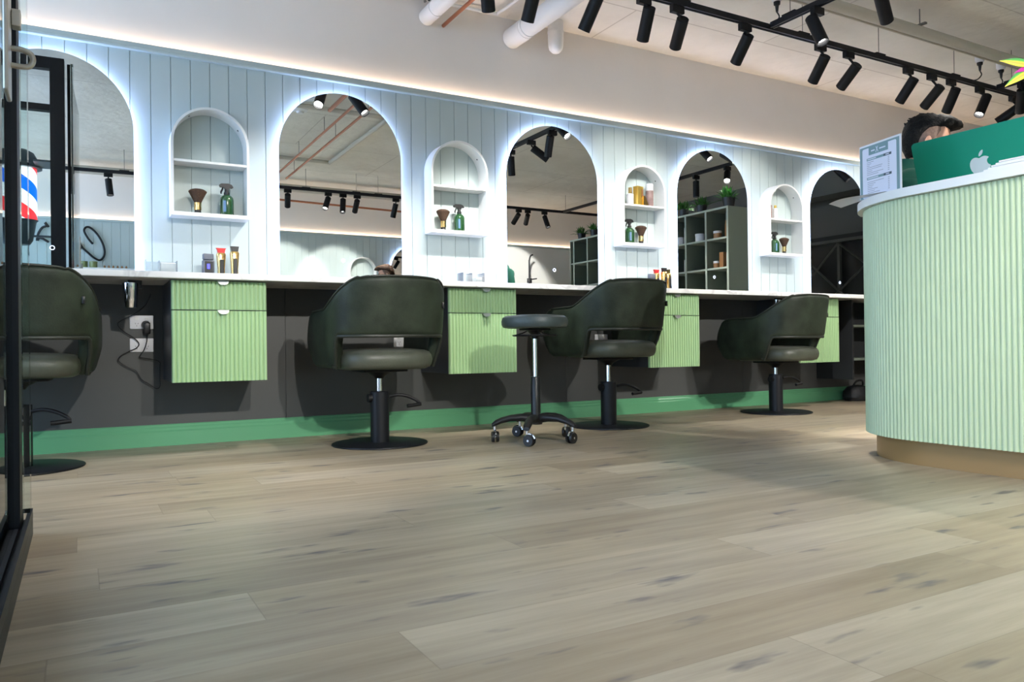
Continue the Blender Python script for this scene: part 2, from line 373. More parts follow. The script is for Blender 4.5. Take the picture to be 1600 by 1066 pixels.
for a, b in zip(jx[:-1], jx[1:]): lw.box((a + 0.001, 0.0, 0.0), (b - 0.001, 0.05, 0.87))
lw.box((XL, 0.02, 0.0), (XR, 0.05, 0.87))
tag(lw.build('wall_back_lower', M['charcoal'], smooth=0), 'charcoal panels below the worktop', **S)
tag(MB().box((XL, 0.055, ZP - 0.06), (XR, 0.16, ZT)).build('wall_back_upper', M['plaster'], smooth=0), 'plain warm white wall above the panelling', **S)
tag(MB().box((XL, -0.012, ZP - 0.026), (XR, 0.05, ZP), 0.004).box((XL, -0.024, ZP - 0.045), (XR, 0.05, ZP - 0.026), 0.005).build('trim_1', M['boards'], smooth=0), 'stepped cap rail along the top of the panelling', **S)
tag(MB().box((XL, 0.030, ZP - 0.002), (XR, 0.052, ZP + 0.004)).build('cove_light_strip', M['cove'], smooth=0), 'warm glowing light strip along the top of the mirror wall panelling', 'light strip')
bb = MB()
prof = [(0.0, 0.0), (-0.018, 0.0), (-0.018, 0.075), (-0.012, 0.084), (-0.012, 0.094), (-0.006, 0.104), (-0.006, 0.112), (0.0, 0.116)]
bb.poly([(y, z) for y, z in prof], XL, XR, lambda y, z, x: (x, y, z))
tag(bb.build('baseboard_back', M['skirting'], smooth=0), 'green moulded skirting board', **S)
# opposite side of the room (seen in the mirrors)
board_wall('wall_front', YO, XL, XR, 0.0, ZP - 0.03, 1, 'pale green board panelling opposite the mirrors')
tag(MB().box((5.25, YO + 0.0005, 0.0), (7.6, YO + 0.012, 2.13)).build('wall_front_splashback', M['white'], smooth=0), 'white splashback panel by the tap on the opposite wall', **S)
tag(MB().box((XL, YO - 0.16, ZP - 0.05), (XR, YO - 0.055, ZT)).build('wall_front_upper', M['plaster'], smooth=0), 'white wall above the opposite panelling', **S)
tag(MB().box((XL, YO - 0.05, ZP - 0.03), (XR, YO + 0.02, ZP), 0.004).build('trim_2', M['boards'], smooth=0), 'cap rail on the opposite panelling', **S)
tag(MB().box((XL, YO - 0.052, ZP - 0.002), (XR, YO - 0.03, ZP + 0.004)).build('cove_light_strip', M['cove'], smooth=0), 'warm glowing light strip on the wall opposite the mirrors, seen reflected', 'light strip')
tag(MB().box((XR, YO - 0.1, 0.0), (XR + 0.1, 0.3, 2.0)).build('wall_right', M['dark_wall'], smooth=0), 'dark end wall', **S)
tag(MB().box((XR, YO - 0.1, 2.0), (XR + 0.1, 0.3, ZT)).build('wall_right_upper', M['rack'], smooth=0), 'dark upper end wall', **S)
tag(MB().box((8.45, YO, 2.42), (8.75, 0.05, ZT - 0.001)).build('beam_1', M['rack'], smooth=0), 'dark ceiling bulkhead near the end wall', **S)

# ------------------------------------------------------------------ worktop
tag(MB().box((XL + 0.2, -0.498, 0.868), (7.3, -0.002, 0.8995), 0.004).build('worktop', M['marble'], smooth=0), 'long white marble worktop running under all the mirrors', 'worktop')

# ------------------------------------------------------------------ mirrors
MX0, PITCHX, MR, MSPR, MBOT = -0.1135, 1.5011, 0.3743, 1.6707, 0.903
def arch(cx, r, zb, zs, n=48):
    return [(cx - r, zb), (cx + r, zb)] + [(cx + r * cos(pi * k / n), zs + r * sin(pi * k / n)) for k in range(n + 1)]
def make_mirror(name, x, y0, face, tilt, label):
    t = empty(name, (x, y0, MBOT), tilt, label, 'mirror', 'backlit arched mirrors')
    f = lambda X, Z, Y: (X, face * Y, Z)
    zs = MSPR - MBOT
    MB().poly(arch(0, MR, 0, zs), 0.036, 0.042, f).build('mirror_glass', M['mirror'], t, smooth=0)
    MB().poly(arch(0, MR - 0.008, 0.008, zs), 0.006, 0.0355, f).build('light_edge', M['halo'], t, smooth=0)
    ring = [(0.0 + 0.010 * cos(2 * pi * k / 24), 0.0425, 0.139 + 0.010 * sin(2 * pi * k / 24)) for k in range(24)]
    MB().tube([(a, face * b, c) for a, b, c in ring], 0.0018, 6, True).build('touch_switch', M['touch'], t)
    return t
names = ['arched mirror nearest the black glass door, reflecting a striped barber pole', 'arched mirror reflecting copper pipes and two spotlights, behind the first full chair',
         'arched mirror with a black tap reflected, behind the wheeled stool', 'arched mirror reflecting shelves with potted plants and bottles',
         'arched mirror beside the reception desk, reflecting a dark crossed rack']
for k in range(5):
    make_mirror('mirror', MX0 + k * PITCHX, 0.0, -1, -0.025 if k == 0 else 0.0, names[k])

# ------------------------------------------------------------------ arched wall niches
def make_niche(x, y, face, label):
    t = empty('wall_niche', (x, y, 1.2386), 0, label, 'wall shelf', 'arched wall niches')
    w, d, h, th = 0.401, 0.119, 0.597, 0.013
    R = w / 2; zs = h - R; n = 40
    out = [(0, 0), (w, 0)] + [(R + R * cos(pi * k / n), zs + R * sin(pi * k / n)) for k in range(n + 1)]
    ri = R - th
    inn = [(th, 0.02), (w - th, 0.02)] + [(R + ri * cos(pi * k / n), zs + ri * sin(pi * k / n)) for k in range(n + 1)]
    b = MB(); m = len(out)
    vs = [(a, face * 0.001, c) for a, c in out] + [(a, face * d, c) for a, c in out] + [(a, face * d, c) for a, c in inn] + [(a, face * 0.001, c) for a, c in inn]
    fs = []
    for q in range(4):
        for i in range(m):
            j = (i + 1) % m; A = q * m; B = ((q + 1) % 4) * m
            fs.append((A + i, A + j, B + j, B + i))
    b._add(vs, fs); b.build('frame', M['white'], t, smooth=40)
    MB().box((th + 0.0005, min(0, face * (d - 0.004)) if face < 0 else 0.001, 0.290), (w - th - 0.0005, -0.001 if face < 0 else d - 0.004, 0.303), 0.001).build('shelf', M['white'], t, smooth=0)
    for a in (0.62, 2.15):
        px, pz = R + (ri - 0.001) * cos(a), zs + (ri - 0.001) * sin(a)
        MB().cyl((px, face * 0.06, pz), (px - 0.002 * cos(a), face * 0.06, pz - 0.002 * sin(a)), 0.005, 10).build('screw_cap', M['black_plastic'], t)
    return t
NX = [0.433 + 1.5011 * k for k in range(4)]
nl = ['arched white niche nearest the glass door, above the grooming clippers', 'arched white niche between the copper-pipe mirror and the tap mirror',
      'arched white niche holding a gold box on its upper shelf', 'arched white niche nearest the reception desk']
for k in range(4): make_niche(NX[k], 0.0, -1, nl[k])

# ------------------------------------------------------------------ things in the niches
def make_brush(x, y, z, s, label):
    t = empty('neck_brush', (x, y, z), 0, label, 'brush', 'barber neck brushes')
    MB().lathe([(0.0, 0), (0.020 * s, 0), (0.0215 * s, 0.003), (0.017 * s, 0.012), (0.0165 * s, 0.022), (0.0, 0.022)], n=24).build('handle', M['black_plastic'], t)
    MB().lathe([(0.0, 0.0215), (0.0185 * s, 0.0215), (0.0195 * s, 0.026), (0.018 * s, 0.045), (0.0195 * s, 0.062), (0.0, 0.0625)], n=24).build('ferrule', M['gold'], t)
    b = MB(); n = 48; rs = []
    for r, zz in [(0.017, 0.06), (0.024, 0.075), (0.034, 0.095), (0.045, 0.116), (0.048, 0.122), (0.044, 0.128), (0.034, 0.134), (0.02, 0.138), (0.004, 0.139)]:
        rs.append([Vector(((r * s * (1 + 0.02 * (k % 2))) * cos(2 * pi * k / n), r * s * 0.8 * (1 + 0.02 * (k % 2)) * sin(2 * pi * k / n), zz)) for k in range(n)])
    b.rings(rs).build('bristles', M['bristle'], t)
    return t
def make_spray(x, y, z, flip, s, label):
    t = empty('spray_bottle', (x, y, z), 0 if flip > 0 else pi, label, 'spray bottle', 'green spray bottles')
    t.scale = (s, s, s)
    MB().lathe([(0.0, 0), (0.034, 0), (0.0365, 0.004), (0.0365, 0.085), (0.034, 0.098), (0.026, 0.109), (0.015, 0.116), (0.013, 0.118), (0.0, 0.118)]).build('bottle', M['green_glass'], t)
    MB().lathe([(0.0, 0.116), (0.0155, 0.116), (0.0155, 0.13), (0.012, 0.133), (0.0105, 0.15), (0.0, 0.15)]).build('collar', M['black_plastic'], t)
    h = MB(); prof = [(-0.036, 0.158), (-0.040, 0.170), (-0.030, 0.178), (0.008, 0.180), (0.026, 0.174), (0.034, 0.160), (0.028, 0.156), (0.014, 0.158), (0.012, 0.146), (-0.010, 0.146), (-0.014, 0.158)]
    h.poly([(a, b) for a, b in prof], -0.009, 0.009, lambda a, b, c: (a, c, b)); h.build('spray_head', M['black_plastic'], t)
    MB().tube(smooth_path([(-0.020, 0, 0.157), (-0.024, 0, 0.145), (-0.030, 0, 0.132), (-0.029, 0, 0.122)], 4), [0.005] * 9 + [0.004] * 4, 8).build('trigger', M['black_plastic'], t)
    b = MB(); n = 10
    rs = []
    for zz in (0.018, 0.08): rs.append([(0.037 * cos(a), 0.037 * sin(a), zz) for a in [(-pi / 2 - 0.62 + 0.36 * k / n) * flip for k in range(n + 1)]])
    b._add([v for r in rs for v in r], [(k, k + 1, k + n + 2, k + n + 1) for k in range(n)])
    b.build('label', M['highlight_blue'], t)  # upright strip painting the highlight on the glass, no printed label
    return t
ZN = 1.2386 + 0.0202
ff = ['on the niche nearest the glass door', 'in the niche left of the tap mirror', 'in the niche below the gold box', 'in the niche nearest the reception desk']
for k in range(4):
    bx = [0.571, 2.037, 3.642, 5.165][k]; sx_ = [0.722, 2.150, 3.533, 5.050][k]
    make_brush(bx, -0.062, ZN, [0.98, 0.93, 0.98, 0.95][k], 'gold and black neck brush with brown bristles ' + ff[k])
    make_spray(sx_, -0.064, ZN, [1, 1, 1, 1][k], [1.0, 0.99, 1.0, 1.0][k], 'dark green spray bottle with black trigger ' + ff[k])
ZS = 1.2386 + 0.3035
t = empty('perfume_bottle', (3.545, -0.062, ZS), 0, 'clear bottle with gold cap, left of the gold box in the niche', 'bottle')
MB().box((-0.024, -0.014, 0), (0.024, 0.014, 0.085), 0.006).build('flask', M['white_plastic'], t); MB().cyl((0, 0, 0.0855), (0, 0, 0.13), 0.013, 20).build('cap', M['gold'], t)
t = empty('product_box', (3.615, -0.07, ZS), radians(14), 'shiny gold product box standing on the upper niche shelf', 'box')
MB().box((-0.034, -0.022, 0), (0.034, 0.022, 0.142), 0.002).build('carton', M['gold_card'], t, smooth=0)
MB().box((0.008, -0.0235, 0.06), (0.03, -0.0222, 0.12)).build('window_cutout', M['amber'], t, smooth=0)
t = empty('foil_tube', (3.648, -0.103, ZS), 0, 'small gold foil tube leaning in front of the gold box', 'tube')
q = MB(); q.poly([(-0.018, 0), (-0.012, 0.0), (0.016, 0.0), (0.03, 0.004), (-0.004, 0.072), (-0.016, 0.066)], -0.008, 0.008, lambda a, b, c: (a, c, b)); q.build('tube_body', M['gold'], t, smooth=0)
t = empty('aerosol_can', (3.728, -0.062, ZS), 0, 'brown patterned can with white cap, right of the gold box', 'can')
MB().lathe([(0, 0), (0.028, 0), (0.029, 0.004), (0.029, 0.115), (0.026, 0.122), (0, 0.122)]).build('can_body', M['brown_can'], t)
MB().lathe([(0, 0.1215), (0.028, 0.1215), (0.028, 0.168), (0.025, 0.173), (0, 0.173)]).build('cap', M['white_plastic'], t)
t = empty('tall_bottle', (4.995, -0.062, ZS), 0, 'slim beige bottle on the upper shelf of the niche by the reception desk', 'bottle')
MB().lathe([(0, 0), (0.022, 0), (0.023, 0.003), (0.023, 0.11), (0.012, 0.122), (0, 0.122)]).build('bottle', M['brown_can'], t); MB().cyl((0, 0, 0.1215), (0, 0, 0.15), 0.012, 16).build('cap', M['white_plastic'], t)
t = empty('cream_bottle', (5.05, -0.075, ZS), 0, 'pale yellow bottle beside the slim beige bottle in the niche', 'bottle')
MB().lathe([(0, 0), (0.018, 0), (0.018, 0.085), (0.01, 0.092), (0, 0.092)]).build('bottle', M['paper'], t); MB().cyl((0, 0, 0.0915), (0, 0, 0.115), 0.01, 16).build('cap', M['gold_card'], t)

# ------------------------------------------------------------------ clippers on the worktop
ZW = 0.8997
def make_shaver(x, y, rz, label):
    t = empty('foil_shaver', (x, y, ZW), rz, label, 'shaver', 'grooming tools on the worktop')
    MB().box((-0.030, -0.018, 0), (0.030, 0.018, 0.098), 0.008, 3).build('shaver_body', M['grey_plastic'], t)
    MB().box((-0.027, -0.016, 0.0985), (0.027, 0.016, 0.132), 0.006, 3).build('foil_cap', M['grey_plastic'], t)
    MB().box((-0.021, -0.0195, 0.004), (0.021, -0.0182, 0.090), 0.0005).build('front_panel', M['black_plastic'], t, smooth=0)
    MB().box((-0.009, -0.0208, 0.050), (0.004, -0.0197, 0.076)).build('display', M['display_blue'], t, smooth=0)
    return t
def make_trimmer(x, y, rz, h, head, label, tilt=0.0):
    t = empty('hair_clipper', (x, y, ZW), rz, label, 'hair clipper', 'grooming tools on the worktop')
    t.rotation_euler = (0, tilt, rz)
    rs = []
    for z_, w_, d_ in [(0.0, 0.017, 0.013), (0.01, 0.019, 0.016), (0.05, 0.018, 0.016), (0.09, 0.021, 0.018), (h * 0.78, 0.024, 0.019), (h * 0.84, 0.020, 0.016)]:
        rs.append([(w_ * abs(cos(a)) ** 0.6 * (1 if cos(a) > 0 else -1), d_ * abs(sin(a)) ** 0.6 * (1 if sin(a) > 0 else -1), z_) for a in [2 * pi * k / 24 for k in range(24)]])
    MB().rings(rs).build('clipper_body', M['gold'], t)
    MB().box((-0.010, -0.0205, 0.012), (0.010, -0.0165, h * 0.62), 0.002).build('grip_panel', M['black_plastic'], t, smooth=0)
    MB().poly([(-0.017, h * 0.842), (0.017, h * 0.842), (0.020, h * 0.95), (0.026 if head == 'red' else 0.022, h), (-0.026 if head == 'red' else -0.022, h), (-0.020, h * 0.95)], -0.010, 0.008, lambda a, b, c: (a, c, b)).build('blade_head', M['red'] if head == 'red' else M['black_plastic'] if head == 'black' else M['gold'], t, smooth=0)
    return t
make_shaver(0.606, -0.17, 0.1, 'dark grey foil shaver with a blue lit display, under the first niche')
make_trimmer(0.672, -0.17, 0.1, 0.165, 'red', 'slim gold trimmer with a red top, between the shaver and a clipper')
make_trimmer(0.742, -0.17, 0.05, 0.178, 'black', 'wider gold clipper with a black top, rightmost under the first niche')
make_shaver(3.655, -0.16, 0.1, 'blue-grey foil shaver standing behind the chair beyond the stool')
make_trimmer(3.708, -0.15, 0.1, 0.165, 'red', 'slim trimmer with a red tip behind the chair beyond the stool')
make_trimmer(3.765, -0.17, 0.05, 0.178, 'black', 'gold clipper with a black tip behind the chair beyond the stool')
make_trimmer(3.825, -0.16, 0.05, 0.170, 'gold', 'all gold leaning clipper, rightmost behind the chair beyond the stool', -0.12)
def make_holder(x, label):
    t = empty('acrylic_holder', (x, -0.2, ZW), 0, label, 'holder', 'clear holders on the worktop')
    b = MB(); b.box((-0.075, -0.045, 0), (0.075, 0.045, 0.003)); b.box((-0.075, -0.045, 0.003), (-0.072, 0.045, 0.08)); b.box((0.072, -0.045, 0.003), (0.075, 0.045, 0.08)); b.box((-0.072, 0.042, 0.003), (0.072, 0.045, 0.08)); b.box((-0.072, -0.045, 0.003), (0.072, -0.042, 0.065)); b.box((-0.012, -0.042, 0.003), (-0.009, 0.042, 0.078))
    b.build('case', M['acrylic'], t, smooth=0)
    return t
make_holder(0.372, 'clear acrylic holder with white papers under the niche by the glass door')
for k in range(1): pass
t = tag(MB().box((-0.036, -0.03, 0.0), (0.036, 0.03, 0.066), 0.002).build('paper_stack', M['paper'], None, (0.405, -0.2, ZW + 0.0035), smooth=0), 'stack of white papers inside the clear acrylic holder', 'papers')
make_holder(2.16, 'clear acrylic holder on the worktop below the second niche')
t = tag(MB().box((-0.02, -0.03, 0.0), (0.02, 0.03, 0.05), 0.002).build('paper_stack', M['paper'], None, (2.205, -0.2, ZW + 0.0035), smooth=0), 'small white card stack in the holder below the second niche', 'papers')

# ------------------------------------------------------------------ floating drawer cabinets
def fluted_panel(b, x0, x1, z0, z1, y, n, depth=0.008, back=0.012):
    p = (x1 - x0) / n; pr = []
    for i in range(n):
        for k in range(7):
            u = k / 6
            pr.append((x0 + (i + 0.06 + 0.88 * u) * p, y - depth * sqrt(max(0, 1 - (2 * u - 1) ** 2))))
    pr += [(x1, y + back), (x0, y + back)]
    b.poly(pr, z0, z1)
def make_cabinet(x, label):
    t = empty('drawer_cabinet', (x, 0, 0.356), 0, label, 'cabinet', 'green fluted drawer cabinets')
    w, d, h = 0.46, 0.441, 0.511
    MB().box((0, -d + 0.026, 0.002), (w, -0.002, h), 0.001).build('cabinet_body', M['charcoal_side'], t, smooth=0)
    for (z0, z1) in ((0.0, 0.358), (0.363, h - 0.004)):
        b = MB(); fluted_panel(b, 0.001, w - 0.001, z0, z1, -d + 0.009, 22)
        f = b.build('drawer', M['flute'], t, smooth=50)
        pl = [(0.0265 * cos(pi + pi * k / 16), 0.0265 * sin(pi + pi * k / 16) * 0.95) for k in range(17)]
        pb = MB(); pb.box((w / 2 - 0.0145, -d - 0.016, z1 + 0.0005), (w / 2 + 0.0385, -d + 0.006, z1 + 0.0025))
        pb.poly([(w / 2 + 0.012 + a, z1 + b_ * 0.75) for a, b_ in pl], -d - 0.0165, -d - 0.0145, lambda a, b_, c: (a, c, b_))
        pb.build('pull', M['brushed'], f, smooth=0)
    return t
cl = ['green fluted two-drawer cabinet nearest the glass door', 'green fluted two-drawer cabinet left of the wheeled stool', 'green fluted two-drawer cabinet behind the chair beyond the stool', 'green fluted two-drawer cabinet nearest the reception desk']
for k in range(4): make_cabinet(0.3965 + 1.5011 * k, cl[k])
make_cabinet(0.3965 - 1.5011, 'green fluted two-drawer cabinet beyond the glass door')
# open shelf unit at the far end under the worktop
t = empty('open_shelf_unit', (5.62, 0, 0.0), 0, 'dark open shelf unit under the worktop behind the reception desk', 'shelf unit')
b = MB(); b.box((0.0, -0.36, 0.2), (0.02, -0.002, 0.866)); b.box((0.78, -0.36, 0.2), (0.8, -0.002, 0.866)); b.box((0.02, -0.03, 0.2), (0.78, -0.002, 0.866)); b.build('carcass', M['dark_wall'], t, smooth=0)
for z in (0.36, 0.64): MB().box((0.0205, -0.36, z), (0.7795, -0.0305, z + 0.018)).build('shelf', M['cabinet_green'], t, smooth=0)
b = MB()
b.lathe([(0.0, 0), (0.10, 0), (0.115, 0.03), (0.11, 0.08), (0.08, 0.12), (0.03, 0.135), (0.0, 0.137)], n=24, sx=1.2)
b.tube(smooth_path([(-0.07, 0, 0.11), (-0.04, -0.02, 0.17), (0.04, -0.02, 0.17), (0.07, 0, 0.11)], 6), 0.009, 8)
tag(b.build('bag', M['bag'], None, (5.965, -0.15, 0.0)), 'black bag on the floor at the skirting beside the reception desk', 'bag')

# ------------------------------------------------------------------ cup holders, outlets, cord
def make_cup(x, y, ztop, label):
    t = empty('tool_cup', (x, y, ztop - 0.137), 0, label, 'tool holder', 'chrome tool cups under the worktop')
    MB().lathe([(0.0, 0.0), (0.028, 0.0), (0.030, 0.003), (0.0375, 0.12), (0.0385, 0.121), (0.0385, 0.123), (0.034, 0.123), (0.027, 0.006), (0.0, 0.006)]).build('cup', M['chrome'], t)
    MB().box((0.030, -0.006, 0.095), (0.052, 0.006, 0.137)).box((-0.012, -0.012, 0.125), (0.052, 0.012, 0.137)).build('bracket', M['black_plastic'], t, smooth=0)
    MB().lathe([(0.0, 0.007), (0.022, 0.007), (0.026, 0.11), (0.0, 0.11)], n=20).build('dryer_tip', M['black_plastic'], t)
    return t
make_cup(0.2235, -0.3, 0.868, 'chrome tool cup hanging under the worktop left of the first cabinet')
make_cup(4.797, -0.3, 0.868, 'chrome tool cup hanging under the worktop behind the farthest chair')
def make_outlet(x, z, label, y=0.0):
    t = empty('power_outlet', (x, y, z), 0, label, 'power outlet', 'white double power outlets')
    MB().box((0.0, -0.008, 0.0), (0.115, -0.0005, 0.073), 0.004, 3).build('plate', M['white_plastic'], t)
    for cx in (0.034, 0.082):
        MB().box((cx - 0.009, -0.0105, 0.049), (cx + 0.009, -0.0082, 0.063), 0.001).build('switch', M['white'], t, smooth=0)
        for dx, dz, a in ((-0.0065, 0.030, 0.5), (0.0065, 0.030, -0.5), (0, 0.018, 0)):
            b = MB(); c, s_ = cos(a), sin(a)
            pts = [(-0.0009, -0.004), (0.0009, -0.004), (0.0009, 0.004), (-0.0009, 0.004)]
            b.poly([(cx + dx + p * c - q * s_, dz + p * s_ + q * c) for p, q in pts], -0.0088, -0.0081, lambda A, B, Cc: (A, Cc, B))
            b.build('pin_slot', M['black_plastic'], t, smooth=0)
    return t
make_outlet(0.2345, 0.631, 'white double power outlet with a black plug in it, left of the first cabinet')
make_outlet(0.2345, 0.509, 'white double power outlet below the one with a plug in it')
make_outlet(1.715, 0.520, 'white power outlet seen through the back opening of the second chair')
make_outlet(3.25, 0.520, 'white power outlet seen through the back opening of the chair beyond the stool')
t = empty('power_plug', (0.316, -0.0115, 0.655), 0, 'black plug in the upper outlet with a long cord looping down the wall', 'plug')
MB().box((-0.016, -0.030, -0.050), (0.016, 0.0, 0.012), 0.005, 3).cyl((-0.005, -0.018, 0.0), (-0.005, 0.0, 0.0), 0.021, 20).build('plug_body', M['black_plastic'], t)
cp = [(300, 48), (290, 85), (230, 135), (130, 190), (60, 235), (60, 275), (110, 330), (180, 380), (245, 430), (275, 480), (245, 525), (170, 560), (90, 605), (60, 655), (90, 695), (165, 745), (235, 775), (270, 830), (300, 885), (370, 930), (440, 985), (475, 992), (497, 960), (495, 870), (520, 810), (560, 740), (520, 690), (440, 660), (290, 632), (285, 610), (330, 540), (360, 440), (368, 372)]
pts = []
for a, c in cp:   # measured along the wall, 0.475 mm per unit, kept 8 to 20 mm off the panels
    pts.append((min(0.062, (a - 360) * 0.000453), -0.008, (300 - c) * 0.000468 - 0.02))
pts[0] = (pts[0][0] + 0.03, -0.24, pts[0][2] + 0.05); pts[1] = (pts[1][0] + 0.02, -0.12, pts[1][2] + 0.02); pts[2] = (pts[2][0], -0.03, pts[2][2])
pts[-1] = (0.0, -0.014, -0.052)
MB().tube(smooth_path(pts, 6), 0.0026, 8).build('cord', M['black_plastic'], t)

# ------------------------------------------------------------------ salon chairs
def shell_path(n=120):
    """plan outline (centre of the shell thickness) from the left arm front round the back to the right arm front"""
    hw, yb, ya, yf, ex = 0.288, -0.275, -0.03, 0.265, 2.7
    raw = []
    for k in range(40): raw.append((-hw, yf + (ya - yf) * k / 40))
    for k in range(81):
        th = pi + pi * k / 80; c, s_ = cos(th), sin(th)
        raw.append((hw * abs(c) ** (2 / ex) * (1 if c > 0 else -1), ya + (yb - ya) * -1 * -abs(s_) ** (2 / ex) if False else ya + (yb - ya) * abs(s_) ** (2 / ex)))
    for k in range(1, 41): raw.append((hw, ya + (yf - ya) * k / 40))
    L = [0]
    for a, b_ in zip(raw[:-1], raw[1:]): L.append(L[-1] + math.hypot(b_[0] - a[0], b_[1] - a[1]))
    out = []; j = 0
    for k in range(n + 1):
        d = L[-1] * k / n
        while j < len(L) - 2 and L[j + 1] < d: j += 1
        f = (d - L[j]) / max(1e-9, L[j + 1] - L[j]); a, b_ = raw[j], raw[j + 1]
        out.append((a[0] + (b_[0] - a[0]) * f, a[1] + (b_[1] - a[1]) * f))
    return out, L[-1]
PATH, PLEN = shell_path()
NPATH = len(PATH) - 1
def shell_vals(k):
    d = abs(k / NPATH - 0.5) * PLEN          # distance from the middle of the back
    zt = 0.878 - 0.158 * sstep(0.17, 0.46, d) - 0.008 * (d / 0.2) ** 2 * (1 if d < 0.2 else 0) - 0.004 * sstep(0.5, 0.8, d)
    zb = 0.412 + 0.160 * (1 - sstep(0.300, 0.345, d)) + 0.0 * d
    return d, zt, zb
def shell_pt(k, z, off):
    x, y = PATH[k]
    a, b_ = PATH[max(0, k - 1)], PATH[min(NPATH, k + 1)]
    tx, ty = b_[0] - a[0], b_[1] - a[1]; l = math.hypot(tx, ty); nx, ny = ty / l, -tx / l      # outward
    if nx * x + ny * (y + 0.0) < 0: nx, ny = -nx, -ny
    d, zt, zb = shell_vals(k)
    lean = 0.16 * (z - 0.55) * (1 - sstep(0.25, 0.62, d))
    bul = -0.055 * ((z - 0.55) / 0.15) ** 2 * sstep(0.05, 0.26, y)
    flare = 0.03 * (sstep(0.40, 0.56, z) - 1.0)
    sc = 1.0 + flare / 0.288
    return Vector((x * sc + nx * off, y * (1 if y > 0 else sc) + ny * off - lean + bul, z))
def make_chair(label):
    t = empty('salon_chair', (0, 0, 0), 0, label, 'salon chair', 'green salon chairs at the worktop')
    th = 0.056; rings = []
    def ring(k, sc=1.0, ext=0.0):
        d, zt, zb = shell_vals(k); h = th / 2 * sc; R = []
        zt2, zb2 = zt - (1 - sc) * 0.03, zb + (1 - sc) * 0.03
        nz = 10
        for i in range(nz + 1):
            z = zb2 + h + (zt2 - zb2 - 2 * h) * i / nz; R.append((h * (1 + 0.0 * i), z))
        for i in range(1, 6): a = pi * i / 6; R.append((h * cos(a), zt2 - h + h * sin(a)))
        for i in range(nz + 1):
            z = zt2 - h - (zt2 - zb2 - 2 * h) * i / nz; R.append((-h - 0.014 * sin(pi * i / nz), z))
        for i in range(1, 6): a = pi + pi * i / 6; R.append((h * cos(a), zb2 + h + h * sin(a)))
        P = [shell_pt(k, z, o) for o, z in R]
        if ext:
            for p in P: p.y += ext
        return P
    for sc, ext in ((0.25, 0.030), (0.6, 0.025), (0.86, 0.014)): rings.append(ring(0, sc, ext))
    for k in range(NPATH + 1): rings.append(ring(k))
    for sc, ext in ((0.86, 0.014), (0.6, 0.025), (0.25, 0.030)): rings.append(ring(NPATH, sc, ext))
    MB().rings(rings).build('shell', M['leather'], t, smooth=60)
    MB().tube([shell_pt(k, shell_vals(k)[1] - 0.004, th / 2 - 0.006) for k in range(2, NPATH - 1)], 0.005, 8).build('seam_piping', M['piping'], t)
    ks = [k for k in range(NPATH + 1) if abs(k / NPATH - 0.5) * PLEN < 0.362]
    tr = [shell_pt(k, shell_vals(k)[2] + 0.004, th / 2 - 0.009) for k in ks]
    tr2 = [shell_pt(ks[0], 0.43, th / 2 - 0.004)] + tr + [shell_pt(ks[-1], 0.43, th / 2 - 0.004)]
    MB().tube(tr2, 0.0095, 8).build('opening_trim', M['piping'], t)
    # seat cushion
    rs = []; n = 56
    def sq(a, w, dd, ex=3.4):
        c, s_ = cos(a), sin(a); return (w * abs(c) ** (2 / ex) * (1 if c > 0 else -1), dd * abs(s_) ** (2 / ex) * (1 if s_ > 0 else -1))
    for f, z in [(0.30, 0.402), (0.86, 0.404), (0.95, 0.414), (0.985, 0.430), (1.0, 0.455), (0.985, 0.478), (0.94, 0.494), (0.85, 0.504), (0.6, 0.511), (0.3, 0.514), (0.02, 0.515)]:
        rs.append([(sq(2 * pi * k / n, 0.250 * f, 0.262 * f)[0], sq(2 * pi * k / n, 0.250 * f, 0.262 * f)[1] - 0.012, z) for k in range(n)])
    MB().rings(rs).build('seat', M['leather_seat'], t, smooth=60)
    MB().box((-0.12, -0.11, 0.388), (0.12, 0.11, 0.401), 0.003).lathe([(0.0, 0.352), (0.024, 0.352), (0.034, 0.366), (0.075, 0.388), (0.0, 0.388)], n=24).build('seat_plate', M['black'], t)
    MB().cyl((0, 0, 0.15), (0, 0, 0.36), 0.0165, 20).build('piston', M['chrome'], t)
    MB().lathe([(0.0, 0.012), (0.05, 0.012), (0.05, 0.28), (0.047, 0.284), (0.0, 0.284)], n=32).build('column', M['black_satin'], t)
    MB().lathe([(0.0, 0.0), (0.252, 0.0), (0.255, 0.003), (0.254, 0.008), (0.245, 0.011), (0.0, 0.0135)], n=72).build('base_plate', M['black_satin'], t)
    MB().cyl((-0.066, 0.0, 0.248), (-0.045, 0.0, 0.248), 0.022, 20).cyl((-0.047, 0, 0.248), (0.0, 0, 0.248), 0.014).build('pivot_knob', M['black'], t)
    MB().tube(smooth_path([(0.045, -0.03, 0.255), (0.09, -0.045, 0.262), (0.14, -0.06, 0.252), (0.185, -0.07, 0.228), (0.20, -0.075, 0.212)], 6), 0.0085, 10).build('foot_lever', M['black'], t)
    MB().cyl((0.205, -0.078, 0.209), (0.125, -0.085, 0.203), 0.010, 14).build('pedal', M['black'], t)
    k = int(NPATH * (0.5 + 0.262 / PLEN)); p = shell_pt(k, 0.735, th / 2 + 0.004)
    MB().box((p.x - 0.004, p.y - 0.007, 0.72), (p.x + 0.008, p.y + 0.009, 0.752), 0.002).build('tag', M['black_plastic'], t)
    return t
CH = [(-0.232, -0.535, -0.06, 'green leather salon chair partly hidden by the black glass door'),
      (1.405, -0.605, 0.0, 'green leather salon chair left of the wheeled stool, seen from behind'),
      (2.935, -0.59, 0.03, 'green leather salon chair directly behind the wheeled stool'),
      (4.50, -0.545, 0.10, 'green leather salon chair farthest along, nearest the reception desk')]
DZ = (0.0, 0.0, 0.035, -0.02)      # each hydraulic chair is pumped to its own height
proto = None
